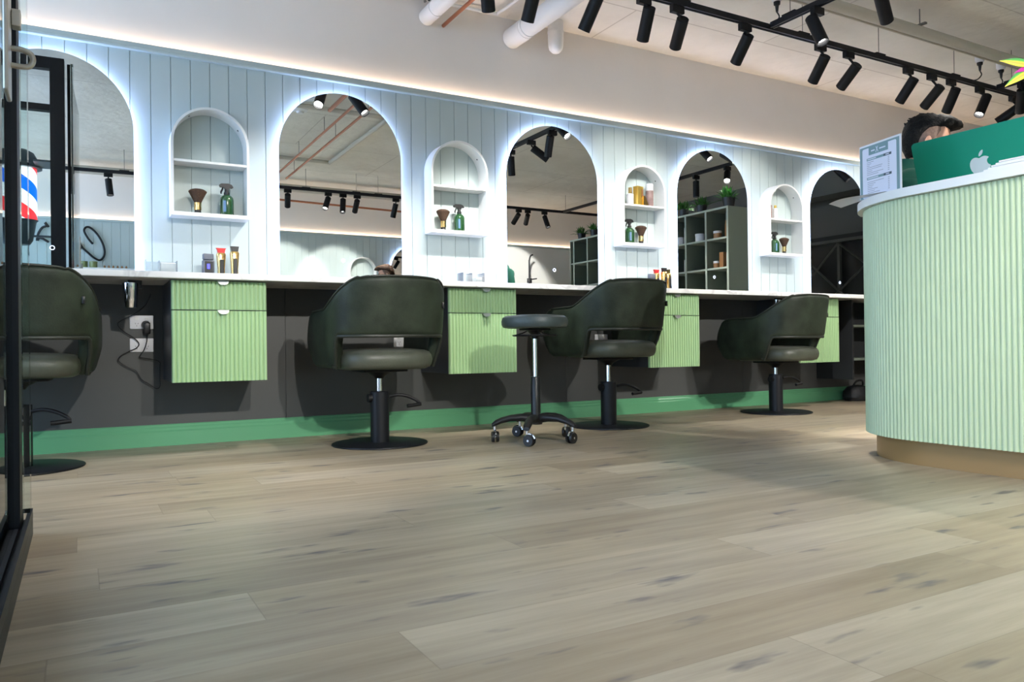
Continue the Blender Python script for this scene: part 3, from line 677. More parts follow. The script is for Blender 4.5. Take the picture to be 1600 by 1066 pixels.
for x, y, rz, lab in CH:
    if proto is None: c = proto = make_chair(lab)
    else: c = copy_tree(proto); c['label'] = lab
    c.location = (x, y, 0); c.rotation_euler = (0, 0, rz)
    for ch in [o for o in COL.objects if o.parent == c and o.name.split('.')[0] in ('shell', 'seam_piping', 'opening_trim', 'seat', 'seat_plate', 'piston', 'tag')]: ch.location.z = DZ[[q[3] for q in CH].index(lab)]

# ------------------------------------------------------------------ wheeled stool
t = empty('wheeled_stool', (2.155, -0.985, 0), 0, 'round grey-green wheeled stool in front of the salon chairs', 'stool')
MB().lathe([(0.0, 0.612), (0.15, 0.612), (0.172, 0.617), (0.181, 0.630), (0.182, 0.650), (0.176, 0.668), (0.160, 0.678), (0.10, 0.684), (0.0, 0.686)], n=56).build('seat', M['leather_grey'], t)
MB().box((-0.07, -0.05, 0.600), (0.07, 0.05, 0.611), 0.003).lathe([(0.0, 0.555), (0.018, 0.555), (0.02, 0.575), (0.045, 0.60), (0.0, 0.60)], n=20).build('seat_plate', M['black'], t)
b = MB(); b.tube([(0.118 * cos(2 * pi * k / 40), 0.118 * sin(2 * pi * k / 40), 0.573) for k in range(40)], 0.0045, 8, True)
for a in (0.3, 2.4, 4.5): b.tube([(0.118 * cos(a), 0.118 * sin(a), 0.573), (0.07 * cos(a), 0.07 * sin(a), 0.585), (0.03 * cos(a), 0.03 * sin(a), 0.603)], 0.004, 6)
b.build('lever_ring', M['black'], t)
MB().cyl((0, 0, 0.34), (0, 0, 0.557), 0.0135, 20).build('piston', M['chrome'], t)
MB().lathe([(0.0, 0.10), (0.026, 0.10), (0.026, 0.345), (0.023, 0.35), (0.0, 0.35)], n=24).build('column', M['black_plastic'], t)
MB().lathe([(0.0, 0.092), (0.034, 0.092), (0.038, 0.104), (0.036, 0.135), (0.0, 0.137)], n=24).build('hub', M['black_plastic'], t)
for q in range(5):
    a = radians(155 + 72 * q); ca, sa = cos(a), sin(a); rs = []
    for rr, z, w, h in [(0.02, 0.122, 0.028, 0.024), (0.08, 0.130, 0.026, 0.021), (0.14, 0.127, 0.024, 0.018), (0.19, 0.115, 0.022, 0.017), (0.22, 0.102, 0.021, 0.016), (0.240, 0.090, 0.017, 0.010)]:
        rs.append([(ca * rr - sa * w * cos(u), sa * rr + ca * w * cos(u), z + h * sin(u)) for u in [2 * pi * k / 14 for k in range(14)]])
    leg = MB().rings(rs).build('leg', M['black_plastic'], t)
    sw = radians([250, 300, 200, 40, 120][q]); ox, oy = 0.224 * ca, 0.224 * sa; dx, dy = cos(sw), sin(sw)
    cx_, cy_ = ox + 0.014 * dx, oy + 0.014 * dy
    cs = MB()
    for sgn in (-1, 1):
        s0 = Vector((cx_ - dy * 0.006 * sgn, cy_ + dx * 0.006 * sgn, 0.0305)); s1 = Vector((cx_ - dy * 0.019 * sgn, cy_ + dx * 0.019 * sgn, 0.0305))
        cs.cyl(s0, s1, 0.030, 24, 0.0275)
    co = cs.build('caster_wheel', M['black_plastic'], leg)
    hk = MB(); hk.cyl((ox, oy, 0.062), (ox, oy, 0.094), 0.009, 12).cyl((cx_ - dy * 0.0205, cy_ + dx * 0.0205, 0.0305), (cx_ + dy * 0.0205, cy_ - dx * 0.0205, 0.0305), 0.006, 12)
    arc = [(cx_ + 0.033 * cos(u) * dx, cy_ + 0.033 * cos(u) * dy, 0.0305 + 0.033 * sin(u)) for u in [radians(20 + 14 * k) for k in range(11)]]
    hk.tube(arc, 0.0055, 8); hk.build('caster_hood', M['chrome'], leg)

# ------------------------------------------------------------------ reception desk
DC = Vector((3.47, -2.62, 0)); DR = 0.47
def desk_path(off, a0=112, step=None):
    """outer line offset outward by off: round the far end, then straight along -y, then round the near end"""
    pts = []
    r = DR + off
    for k in range(65): a = radians(a0 + (180 - a0) * k / 64); pts.append((DC.x + r * cos(a), DC.y + r * sin(a)))
    for k in range(1, 81): pts.append((DC.x - r, DC.y - 1.7 * k / 80))
    for k in range(1, 65): a = radians(180 + 68 * k / 64); pts.append((DC.x + r * cos(a), DC.y - 1.7 + r * sin(a)))
    return pts
def strip(b, outer, inner, z0, z1):
    rs = []
    for (x0, y0), (x1, y1) in zip(outer, inner): rs.append([(x0, y0, z0), (x0, y0, z1), (x1, y1, z1), (x1, y1, z0)])
    b.rings(rs)
t = empty('reception_desk', (0, 0, 0), 0, 'rounded pale green fluted reception desk with white top and bronze plinth', 'reception desk')
base = desk_path(0.0); L = [0]
for a, b_ in zip(base[:-1], base[1:]): L.append(L[-1] + math.hypot(b_[0] - a[0], b_[1] - a[1]))
def on_path(d):
    j = 0
    import bisect
    j = min(len(L) - 2, max(0, bisect.bisect_right(L, d) - 1)); f = (d - L[j]) / (L[j + 1] - L[j])
    a, b_ = base[j], base[j + 1]; x, y = a[0] + (b_[0] - a[0]) * f, a[1] + (b_[1] - a[1]) * f
    if y > DC.y: n = (Vector((x, y, 0)) - DC).normalized()
    elif y < DC.y - 1.7: n = (Vector((x, y, 0)) - DC + Vector((0, 1.7, 0))).normalized()
    else: n = Vector((-1, 0, 0))
    return Vector((x, y, 0)), n
NF = int(L[-1] / 0.0205); pr = []; bk = []
for i in range(NF):
    for k in range(7):
        u = k / 6; d = (i + 0.06 + 0.88 * u) / NF * L[-1]; p, n = on_path(d)
        q = p + n * (0.0075 * sqrt(max(0, 1 - (2 * u - 1) ** 2)) - 0.0075); pr.append((q.x, q.y)); q2 = p - n * 0.035; bk.append((q2.x, q2.y))
b = MB(); strip(b, pr, bk, 0.105, 1.116); b.build('fluted_front', M['flute_desk'], t, smooth=50)
b = MB(); strip(b, desk_path(0.022), desk_path(-0.165), 1.118, 1.154); b.build('counter_top', M['white'], t, smooth=30)
b = MB(); strip(b, desk_path(-0.045), desk_path(-0.075), 0.0, 0.105); b.build('plinth', M['bronze'], t, smooth=30)
b = MB(); b.poly([(3.04, -2.72), (3.75, -2.72), (3.75, -4.2), (3.04, -4.2)], 0.745, 0.775); b.box((3.06, -4.15, 0.105), (3.70, -4.12, 0.744)); b.box((3.06, -2.80, 0.105), (3.70, -2.77, 0.744)); b.build('inner_worktop', M['white'], t, smooth=0)

# computer on the inner worktop: back of the screen faces the room
t = empty('computer', (3.30, -2.725, 0.776), 0, 'green desktop computer with a white fruit emblem, on the reception desk', 'computer')
tilt = radians(15.5); H0 = 0.235; HH = 0.405; WW = 0.56
def cpt(u, v, w):   # u along the screen (to the right as seen from the room), v up, w towards the room
    return (-(v * sin(tilt)) - w * cos(tilt) + 0.07, -u, H0 + v * cos(tilt) - w * sin(tilt))
def rrect(w, h, r, n=8):
    out = []
    for cx, cy, a0 in ((w / 2 - r, h - r, 0), (-w / 2 + r, h - r, 90), (-w / 2 + r, r, 180), (w / 2 - r, r, 270)):
        for k in range(n + 1): a = radians(a0 + 90 * k / n); out.append((cx + r * cos(a), cy + r * sin(a)))
    return out
b = MB(); b.poly(rrect(WW, HH, 0.018), 0.0, 0.0115, cpt); b.build('screen_housing', M['computer_green'], t, smooth=30)
b = MB(); b.poly(rrect(WW - 0.02, HH - 0.08, 0.006), -0.001, -0.0002, lambda u, v, w: cpt(u, v + 0.07, w)); b.build('screen', M['black_plastic'], t, smooth=0)
b = MB(); b.box((-0.02, -0.065, 0.0), (0.16, 0.065, 0.006), 0.002); b._add([(0.02, -0.06, 0.006), (0.02, 0.06, 0.006), (0.035, 0.06, 0.006), (0.035, -0.06, 0.006), *[cpt(u, 0.14, w) for u, w in ((0.06, 0.0125), (-0.06, 0.0125), (-0.06, 0.022), (0.06, 0.022))]], [(0, 1, 2, 3), (4, 5, 6, 7), (0, 1, 5, 4), (1, 2, 6, 5), (2, 3, 7, 6), (3, 0, 4, 7)])
b.build('stand', M['computer_green'], t, smooth=0)
ap = [(0.0, 0.70), (0.12, 0.745), (0.26, 0.77), (0.40, 0.735), (0.50, 0.665), (0.415, 0.575), (0.385, 0.465), (0.41, 0.355), (0.475, 0.27), (0.545, 0.225), (0.49, 0.09), (0.40, -0.06), (0.31, -0.17), (0.21, -0.205), (0.11, -0.18), (0.0, -0.155), (-0.11, -0.18), (-0.21, -0.205), (-0.31, -0.165), (-0.42, -0.04), (-0.51, 0.13), (-0.545, 0.33), (-0.52, 0.52), (-0.43, 0.67), (-0.29, 0.755), (-0.15, 0.755)]
lf = [(0.0, 0.80), (0.015, 0.92), (0.075, 1.02), (0.16, 1.09), (0.245, 1.115), (0.235, 1.0), (0.175, 0.89), (0.09, 0.82)]
k_ = 0.076; vC = 0.255
def sp2(p): return [(v.x, v.y) for v in smooth_path([(a, c, 0) for a, c in p], 5, True)]
em_ = MB()
em_.poly([(a * k_, vC + (c - 0.35) * k_) for a, c in sp2(ap)], 0.0116, 0.0124, cpt)
em_.poly([(a * k_, vC + (c - 0.35) * k_) for a, c in sp2(lf)], 0.0116, 0.0124, cpt)
em_.build('emblem', M['emblem'], t, smooth=0)

# price list in a clear stand
sA = Vector((3.020, -2.555)); sB = Vector((3.075, -2.318)); dv = (sB - sA); WS = dv.length; dv.normalize(); nv = Vector((-dv.y, dv.x))
if nv.x > 0: nv = -nv
t = empty('price_list', (sB.x, sB.y, 1.1545), 0, 'framed price list with teal border standing on the reception desk', 'sign')
HS = 0.238
def spt(u, v, w): return (-dv.x * u + nv.x * w, -dv.y * u + nv.y * w, v)      # u to the right as read
b = MB(); b.poly([(0, 0), (WS, 0), (WS, HS), (0, HS)], 0.0, 0.004, spt); b.poly([(0, 0), (WS, 0), (WS, 0.004), (0, 0.004)], -0.06, 0.0, spt); b.build('clear_stand', M['white_plastic'], t, smooth=0)
def sheet(name, mat, rects, w0, w1):
    b = MB()
    for (u0, v0, u1, v1) in rects: b.poly([(u0 * WS, v0 * HS), (u1 * WS, v0 * HS), (u1 * WS, v1 * HS), (u0 * WS, v1 * HS)], w0, w1, spt)
    return b.build(name, mat, t, smooth=0)
sheet('border', M['print_teal'], [(0.015, 0.0, 0.965, 0.965)], 0.0042, 0.0046)
b = MB(); b.poly([(0.02 * 0 + u * 1 + WS * 0.49, v + 0.012 * 0) for u, v in rrect(WS * 0.82, HS * 0.93, 0.008, 5)], 0.0048, 0.0052, spt); b.build('sheet', M['print_paper'], t, smooth=0)
sheet('heading_block', M['print_teal'], [(0.24, 0.79, 0.71, 0.93)], 0.0054, 0.0057)
sheet('section_bar', M['print_teal'], [(0.19, 0.69, 0.60, 0.735), (0.19, 0.335, 0.60, 0.38)], 0.0054, 0.0057)
sheet('price_bar', M['print_dark'], [(0.60, 0.69, 0.785, 0.735), (0.60, 0.335, 0.785, 0.38)], 0.0054, 0.0057)
lines = []
for i, wd in enumerate([0.17, 0.11, 0.07, 0.38, 0.36, 0.13, 0.40, 0.28]):
    v = 0.655 - i * 0.0335; lines += [(0.19, v, 0.19 + wd, v + 0.010), (0.70, v, 0.735, v + 0.013)]
for i, wd in enumerate([0.40, 0.20, 0.15, 0.12, 0.25, 0.18, 0.3]):
    v = 0.285 - i * 0.0335; lines += [(0.20, v, 0.20 + wd, v + 0.010), (0.70, v, 0.735, v + 0.013)]
sheet('text_lines', M['print_grey'], lines, 0.0054, 0.0056)
hd = [(0.30, 0.85, 0.39, 0.872), (0.50, 0.85, 0.65, 0.872)]
for q in hd + [(0.21, 0.705, 0.42, 0.72), (0.65, 0.705, 0.73, 0.72), (0.21, 0.35, 0.47, 0.365), (0.65, 0.35, 0.73, 0.365)]: sheet('lettering', M['print_paper'], [q], 0.0059, 0.0061)
b = MB()
for s_ in (-1, 1): b.tube([spt(WS * (0.445 + s_ * 0.03), HS * 0.81, 0.0062), spt(WS * (0.445 - s_ * 0.022), HS * 0.915, 0.0062)], 0.0012, 6)
b.build('scissors_mark', M['print_paper'], t)
# curled brochure hanging over the edge of the counter
b = MB(); nu, nw = 14, 6; vs = []
A0, A1 = Vector((3.012, -2.505, 1.1555)), Vector((3.17, -2.150, 1.1555))
for i in range(nu + 1):
    for j in range(nw + 1):
        u, w = i / nu, j / nw
        p = A0.lerp(A1, u); out = Vector((-0.90, 0.42, 0)).normalized()
        p = p + out * (w * 0.060 * (0.25 + 0.75 * sstep(0.0, 0.75, u)) + 0.008); p.z += 0.03 * sin(pi * u) * (1 - 0.6 * w) * w + 0.018 * sstep(0.3, 1.0, u) * w
        vs.append(p)
fs = [(i * (nw + 1) + j, i * (nw + 1) + j + 1, (i + 1) * (nw + 1) + j + 1, (i + 1) * (nw + 1) + j) for i in range(nu) for j in range(nw)]
b._add(vs, fs); geo = bmesh.ops.solidify(b.bm, geom=b.bm.faces[:], thickness=0.0012)
tag(b.build('brochure', M['paper'], None), 'curled paper brochure hanging over the counter edge below the price list', 'brochure')
# paper stack on the counter, right of the emblem
t = empty('paper_stack', (3.0, -2.985, 1.1545), 0, 'stack of white papers on the counter in front of the computer', 'papers')
for i in range(5):
    b = MB(); b.poly([(-0.02 + 0.004 * (i % 2), 0.075 - 0.014 * i), (0.10, 0.06 - 0.012 * i), (0.10, -0.20 - 0.004 * i), (-0.02, -0.20)], 0.006 * i, 0.006 * i + 0.0056); b.build('sheet', M['paper'], t, smooth=0)

# ------------------------------------------------------------------ people
def skin_mesh(name, joints, edges, mat, parent, sub=2, root=0):
    me = bpy.data.meshes.new(name); me.from_pydata([j[0] for j in joints], edges, []); me.update()
    o = bpy.data.objects.new(name, me); COL.objects.link(o); o.parent = parent
    md = o.modifiers.new('skin', 'SKIN'); md.use_smooth_shade = True
    sv = me.skin_vertices[0].data
    for i, j in enumerate(joints):
        r = j[1]; sv[i].radius = (r, r) if not isinstance(r, tuple) else r; sv[i].use_root = (i == root)
    s_ = o.modifiers.new('sub', 'SUBSURF'); s_.levels = sub; s_.render_levels = sub
    me.materials.append(mat); return o
def make_person(name, loc, rz, hair, shirt_mat, label):
    """standing figure facing local +x, slightly bowed"""
    t = empty(name, loc, rz, label, 'person'); t.scale = (0.985, 0.985, 0.985)
    J, Eg = [], []
    def add(p, r, parent=None):
        J.append((p, r)); 
        if parent is not None: Eg.append((parent, len(J) - 1))
        return len(J) - 1
    pel = add((-0.03, 0, 0.86), (0.115, 0.155)); wa = add((-0.035, 0, 1.0), (0.10, 0.135), pel); ch = add((-0.045, 0, 1.17), (0.115, 0.155), wa)
    nb = add((-0.045, 0, 1.315), (0.055, 0.060), ch); nk = add((-0.015, 0, 1.375), 0.056, nb); hb = add((0.02, 0, 1.43), 0.060, nk)
    for s_ in (-1, 1):
        sh = add((-0.045, s_ * 0.152, 1.265), 0.050, nb); el = add((-0.03, s_ * 0.205, 1.03), 0.045, sh); wr = add((0.17, s_ * 0.185, 0.93), 0.029, el)
        pa = add((0.235, s_ * 0.19, 0.92), (0.024, 0.036), wr)
        for q, (dy, ln) in enumerate(((-0.028, 0.062), (-0.010, 0.075), (0.009, 0.070), (0.027, 0.055))):
            k1 = add((0.27, s_ * 0.19 + dy, 0.916), 0.010, pa); k2 = add((0.27 + ln * 0.55, s_ * 0.19 + dy, 0.903), 0.009, k1); add((0.27 + ln * 0.9, s_ * 0.19 + dy * 1.05, 0.882), 0.008, k2)
        th1 = add((0.225, s_ * 0.19 - s_ * 0.040, 0.91), 0.011, pa); add((0.262, s_ * 0.19 - s_ * 0.060, 0.893), 0.009, th1)
        hp = add((-0.02, s_ * 0.095, 0.80), 0.085, pel); kn = add((-0.005, s_ * 0.105, 0.45), 0.058, hp); an = add((-0.04, s_ * 0.11, 0.085), 0.040, kn); fo = add((0.07, s_ * 0.12, 0.045), (0.035, 0.042), an); add((0.15, s_ * 0.125, 0.035), (0.022, 0.036), fo)
    skin_mesh('body', J, Eg, M['skin'], t)
    sj = [((-0.03, 0, 0.84), (0.14, 0.18)), ((-0.035, 0, 1.0), (0.122, 0.158)), ((-0.048, 0, 1.17), (0.137, 0.178)), ((-0.048, 0, 1.312), (0.105, 0.125)), ((-0.028, 0, 1.375), (0.078, 0.080))]
    se = [(0, 1), (1, 2), (2, 3), (3, 4)]
    for s_ in (-1, 1):
        a = len(sj); sj += [((-0.045, s_ * 0.152, 1.272), 0.084), ((-0.035, s_ * 0.202, 1.08), 0.064)]; se += [(3, a), (a, a + 1)]
    skin_mesh('shirt', sj, se, shirt_mat, t)
    tj = [((-0.03, 0, 0.86), (0.128, 0.168))]; te = []
    for s_ in (-1, 1):
        a = len(tj); tj += [((-0.02, s_ * 0.095, 0.80), 0.1), ((-0.005, s_ * 0.105, 0.45), 0.075), ((-0.035, s_ * 0.11, 0.11), 0.062)]; te += [(0, a), (a, a + 1), (a + 1, a + 2)]
        b = MB(); rs = []
        for xx, w, h in ((-0.11, 0.02, 0.03), (-0.09, 0.042, 0.075), (-0.03, 0.048, 0.1), (0.05, 0.05, 0.075), (0.13, 0.05, 0.055), (0.18, 0.038, 0.04), (0.20, 0.012, 0.02)):
            rs.append([(xx, s_ * 0.118 + w * cos(u), max(0.0, h * 0.5 + h * 0.5 * sin(u))) for u in [2 * pi * k / 16 for k in range(16)]])
        b.rings(rs).build('shoe', M['shoe'], t)
    skin_mesh('trousers', tj, te, M['trousers'], t)
    # head: rings from chin to crown, bowed forward a little
    hd = Vector((0.055, 0, 1.505)); tiltm = Matrix.Rotation(radians(10), 4, 'Y')
    def hp_(x, y, z): return hd + (tiltm @ Vector((x, y, z)))
    n = 32; rs = []
    for z, xf, xb, w in [(-0.115, 0.050, -0.005, 0.026), (-0.105, 0.075, -0.035, 0.045), (-0.08, 0.086, -0.060, 0.060), (-0.05, 0.090, -0.082, 0.068), (-0.02, 0.089, -0.095, 0.073), (0.01, 0.088, -0.103, 0.076), (0.04, 0.089, -0.105, 0.077), (0.07, 0.084, -0.098, 0.072), (0.095, 0.066, -0.078, 0.058), (0.112, 0.036, -0.045, 0.034), (0.117, 0.005, -0.012, 0.008)]:
        ring = []
        for k in range(n):
            u = 2 * pi * k / n; c = cos(u); x = (xf if c > 0 else -xb) * c; y = w * sin(u)
            if c > 0.96 and -0.06 < z < 0.02: x += 0.022 * (1 - abs(z + 0.03) / 0.05) if abs(z + 0.03) < 0.05 else 0
            if c > 0.9 and abs(z + 0.075) < 0.01: x += 0.005
            ring.append(hp_(x, y, z))
        rs.append(ring)
    hdm = MB().rings(rs)
    hdo = hdm.build('head', M['skin'], t, smooth=80)
    for s_ in (-1, 1):
        b = MB(); es = []
        for rr, dz_, dd in ((0.004, 0, 0.0), (0.019, 0, 0.004), (0.024, 0, 0.010), (0.022, 0, 0.015), (0.012, 0, 0.012)):
            es.append([hp_(-0.012 + rr * 0.62 * cos(u) - dd * 0.5, s_ * (0.071 + dd), -0.018 + rr * 1.35 * sin(u)) for u in [2 * pi * k / 18 for k in range(18)]])
        b.rings(es).build('ear', M['skin'], hdo, smooth=80)
        b = MB(); b.lathe([(0.0, -0.010), (0.006, -0.008), (0.010, 0), (0.006, 0.008), (0.0, 0.010)], c=tuple(hp_(0.077, s_ * 0.030, 0.002)), n=14); b.build('eye', M['white_plastic'], hdo)
        b = MB(); b.tube([hp_(0.090, s_ * 0.015, 0.022), hp_(0.086, s_ * 0.034, 0.028), hp_(0.074, s_ * 0.052, 0.02)], 0.004, 6); b.build('eyebrow', hair, hdo)
    b = MB(); b.tube([hp_(0.085, -0.024, -0.073), hp_(0.095, 0, -0.070), hp_(0.085, 0.024, -0.073)], 0.005, 8); b.build('mouth', M['red'] if False else M['skin'], hdo)
    # cropped sides, then the longer top and back with a quiff
    rs = []
    for z, xf, xb, w in [(-0.055, -0.030, -0.090, 0.066), (-0.02, 0.028, -0.100, 0.0755), (0.015, 0.055, -0.1075, 0.0790), (0.045, 0.070, -0.1085, 0.0800), (0.075, 0.066, -0.101, 0.0745), (0.098, 0.050, -0.08, 0.060)]:
        rs.append([hp_(((xf if cos(u) > 0 else -xb) * cos(u)), w * sin(u), z) for u in [2 * pi * k / n for k in range(n)]])
    MB().rings(rs).build('cropped_hair', M['shaved'], hdo, smooth=80)
    rnd = random.Random(3); rs = []
    for z, cx, a, w, j in [(-0.085, -0.056, 0.030, 0.042, 0.002), (-0.05, -0.066, 0.042, 0.057, 0.003), (-0.01, -0.068, 0.052, 0.068, 0.004), (0.025, -0.066, 0.058, 0.077, 0.004), (0.050, -0.052, 0.072, 0.081, 0.005), (0.072, -0.012, 0.108, 0.085, 0.006), (0.090, 0.014, 0.126, 0.082, 0.007), (0.113, 0.014, 0.110, 0.071, 0.007), (0.131, 0.010, 0.078, 0.048, 0.006), (0.139, 0.006, 0.03, 0.017, 0.003)]:
        rs.append([hp_(cx + a * cos(u) + rnd.uniform(-j, j), w * sin(u) + rnd.uniform(-j, j), z + rnd.uniform(-j, j)) for u in [2 * pi * k / n for k in range(n)]])
    hb_ = MB().rings(rs)
    for i in range(120):
        u = rnd.uniform(0, 2 * pi); q = rnd.uniform(0.0, 1.0); rad = sqrt(q)
        x = -0.012 + 0.100 * rad * cos(u); y = 0.068 * rad * sin(u); z = 0.138 - 0.055 * rad ** 2
        dx = 0.020 + 0.012 * rnd.random() if x > 0.02 else rnd.uniform(-0.022, 0.008)
        p0 = hp_(x, y, z - 0.02); p1 = hp_(x + dx * 0.5, y * 1.06, z + 0.004); p2 = hp_(x + dx * 1.25, y * 1.12, z + rnd.uniform(0.0, 0.010))
        hb_.tube([p0, p1, p2], [0.009, 0.007, 0.0015], 5)
    hb_.build('hair', hair, hdo, smooth=80)
    b = MB(); rs = []
    for z, rx, ry, sh_ in ((-0.02, 0.118, 0.128, -0.010), (0.015, 0.092, 0.096, -0.002), (0.045, 0.080, 0.082, 0.006), (0.066, 0.076, 0.078, 0.010), (0.067, 0.069, 0.071, 0.010), (0.03, 0.072, 0.074, 0.002)):
        rs.append([(-0.030 + sh_ + rx * cos(u), ry * sin(u), 1.345 + z - 0.018 * cos(u)) for u in [2 * pi * k / 28 for k in range(28)]])
    b.rings(rs, cap=False).build('collar', shirt_mat, t)
    return t
make_person('person', (3.575, -2.262, 0.0), radians(-45), M['hair'], M['shirt'], 'person with black hair and dark green shirt bent behind the computer')
make_person('person', (3.62, -5.26, 0.0), radians(200), M['hair_brown'], M['trousers'], 'person with brown hair across the room, seen only in a mirror')

# ------------------------------------------------------------------ glass door at the left edge
t = tag(empty('door_1', (0, 0, 0)), 'black framed glass door standing open at the left edge', kind='structure')
MB().box((-0.156, -3.35, 0.062), (-0.150, -2.201, 2.62)).build('glass_pane', M['glass'], t, smooth=0)
MB().box((-0.166, -2.2, 0.0625), (-0.136, -2.1, 2.65), 0.002).build('stile', M['black'], t, smooth=0)
MB().box((-0.139, -2.06, 0.0755), (-0.121, -1.99, 2.62), 0.001).build('edge_strip', M['glass'], t, smooth=0)
MB().box((-0.166, -3.36, 0.0), (-0.118, -1.985, 0.045), 0.002).box((-0.128, -3.36, 0.0455), (-0.118, -1.985, 0.075)).box((-0.166, -3.36, 0.0455), (-0.140, -1.985, 0.062)).build('bottom_rail', M['black_satin'], t, smooth=0)
h = MB(); h.box((-0.1265, -2.765, 1.035), (-0.117, -2.672, 1.45), 0.003); h.box((-0.1165, -2.69, 1.19), (-0.100, -2.66, 1.225), 0.002)
ho = h.build('lock_plate', M['steel'], t, smooth=0)
MB().tube(smooth_path([(-0.117, -2.69, 1.142), (-0.100, -2.69, 1.142), (-0.084, -2.69, 1.136), (-0.079, -2.69, 1.125), (-0.082, -2.69, 1.113), (-0.092, -2.69, 1.107), (-0.117, -2.69, 1.107)], 5), 0.0058, 12).build('lever_handle', M['steel'], ho)
# shopfront window next to it (seen in the first mirror)
t = tag(empty('window_1', (0, 0, 0)), 'black framed shopfront glazing', kind='structure')
b = MB(); b.box((-0.272, -2.08, 0.0), (-0.180, -2.02, 2.66)); b.box((-2.6, -2.08, 2.575), (-0.2725, -2.02, 2.66)); b.box((-2.6, -2.08, 2.268), (-0.2725, -2.02, 2.315)); b.box((-2.6, -2.08, 0.0), (-0.2725, -2.02, 0.12)); b.box((-1.4, -2.08, 0.12), (-1.34, -2.02, 2.575))
b.build('frame', M['black'], t, smooth=0)
MB().box((-2.6, -2.054, 0.12), (-0.2725, -2.048, 2.268)).build('glass_pane', M['glass'], t, smooth=0)
# barber pole outside it
t = empty('barber_pole', (-0.485, -2.32, 1.32), 0, 'lit red, white and blue barber pole with dark dome, seen in the first mirror', 'barber pole')
MB().lathe([(0.0, 0.0), (0.055, 0.0), (0.075, 0.03), (0.098, 0.17), (0.112, 0.184), (0.0, 0.184)], n=40).build('base_cup', M['pole_metal'], t)
MB().lathe([(0.0, 0.1845), (0.103, 0.1845), (0.103, 0.57), (0.0, 0.57)], n=48).build('striped_cylinder', M['stripes'], t)
MB().lathe([(0.0, 0.5705), (0.138, 0.5705), (0.138, 0.60), (0.118, 0.605), (0.112, 0.64), (0.085, 0.69), (0.04, 0.715), (0.0, 0.72)], n=40).build('dome', M['pole_metal'], t)
MB().box((0.10, -0.012, 0.585), (0.213, 0.238, 0.60)).box((0.05, -0.012, 0.06), (0.213, 0.012, 0.075)).build('bracket', M['pole_metal'], t, smooth=0)
# cursive wall sign on the opposite wall
t = empty('wall_sign', (0, YO + 0.02, 0), 0, 'black cursive lettering on the opposite wall, seen reversed in the first mirror', 'sign')
C1 = [(0.03, 1.847), (-0.01, 1.897), (-0.052, 1.97), (-0.064, 2.017), (-0.043, 2.051), (-0.009, 2.053), (0.04, 2.018), (0.09, 1.955), (0.131, 1.876), (0.155, 1.791), (0.155, 1.715), (0.125, 1.661), (0.087, 1.65), (0.029, 1.685), (-0.028, 1.74), (-0.086, 1.799), (-0.118, 1.853), (-0.138, 1.862), (-0.147, 1.824), (-0.119, 1.783), (-0.104, 1.794), (-0.117, 1.814), (-0.159, 1.804)]
C1 = [(a - 0.19, z) for a, z in C1]
MB().tube(smooth_path([(a, 0.012, z) for a, z in C1], 5), 0.0125, 8).build('stroke', M['black'], t)
C2 = [(-0.441, 1.846), (-0.531, 1.896), (-0.563, 1.86), (-0.549, 1.946), (-0.509, 2.019), (-0.468, 2.044), (-0.479, 2.084), (-0.442, 2.031)]
MB().tube(smooth_path([(a - 0.19, 0.012, z) for a, z in C2], 5), 0.014, 8).build('stroke', M['black'], t)
# shelf with jars on the opposite wall
t = empty('wall_shelf', (-0.10, YO, 1.50), 0, 'white ledge on the opposite wall carrying jars, seen in the first mirror', 'shelf')
MB().box((-0.5, 0.001, 0.0), (0.5, 0.30, 0.03), 0.002).build('board', M['white'], t, smooth=0)
for i, x in enumerate((-0.36, -0.255, -0.15)):
    j = empty('lidded_jar', (x, YO + 0.22, 1.5305), 0, 'olive green jar on the opposite ledge, %s of three in the first mirror' % ('leftmost', 'middle', 'rightmost')[2 - i if False else i], 'jar', 'olive jars on the ledge')
    MB().lathe([(0, 0), (0.042, 0), (0.044, 0.004), (0.044, 0.062), (0, 0.062)], n=24).build('jar', M['jar_green'], j); MB().lathe([(0, 0.0625), (0.046, 0.0625), (0.046, 0.078), (0, 0.078)], n=24).build('lid', M['jar_green'], j)
for i in range(6):
    tag(MB().lathe([(0, 0), (0.012, 0), (0.012, 0.024), (0.007, 0.03), (0.007, 0.036), (0, 0.036)], n=14).build('dropper_bottle', M['amber'], None, (-0.03 + 0.048 * i, YO + 0.22, 1.5305)), 'tiny brown bottle in the row on the opposite ledge, seen in the first mirror', 'bottle', 'tiny bottles in a row on the ledge')

# ------------------------------------------------------------------ opposite niche and mirror
make_niche(3.417, YO, 1, 'arched niche on the opposite wall, seen in the copper-pipe mirror')
make_mirror('mirror', 4.44, YO, 1, 0.0, 'arched mirror on the opposite wall, seen only in reflection')
# shelving unit behind the desk
UX, UY0, DP = 6.08, -1.565, 0.327
t = empty('display_shelves', (UX, UY0, 0), 0, 'tall grey-green cube shelving with bottles, reflected in a mirror', 'shelving')
b = MB(); b.box((0.0, -3.05, 1.975), (0.31, 0.0, 1.995)); b.box((0.0, -3.05, 0.0), (0.31, -3.03, 1.975)); b.box((0.29, -3.03, 0.0), (0.31, -0.02, 1.975)); b.box((0.0, -0.02, 0.0), (0.31, 0.0, 1.975)); b.build('carcass', M['cabinet_green'], t, smooth=0)
for i in range(1, 9): MB().box((0.002, -i * DP - 0.025, 0.03), (0.289, -i * DP + 0.0, 1.974)).build('divider', M['cabinet_green'], t, smooth=0)
for i in range(6):
    z = 1.975 - 0.325 * (i + 1); bs = MB()
    bs.box((0.004, -3.029, z), (0.2885, -0.021, z + 0.02)); bs.build('shelf', M['cabinet_edge'], t, smooth=0)
b = MB(); b.box((-0.002, -3.05, 1.974), (-0.0005, 0.0, 1.996))
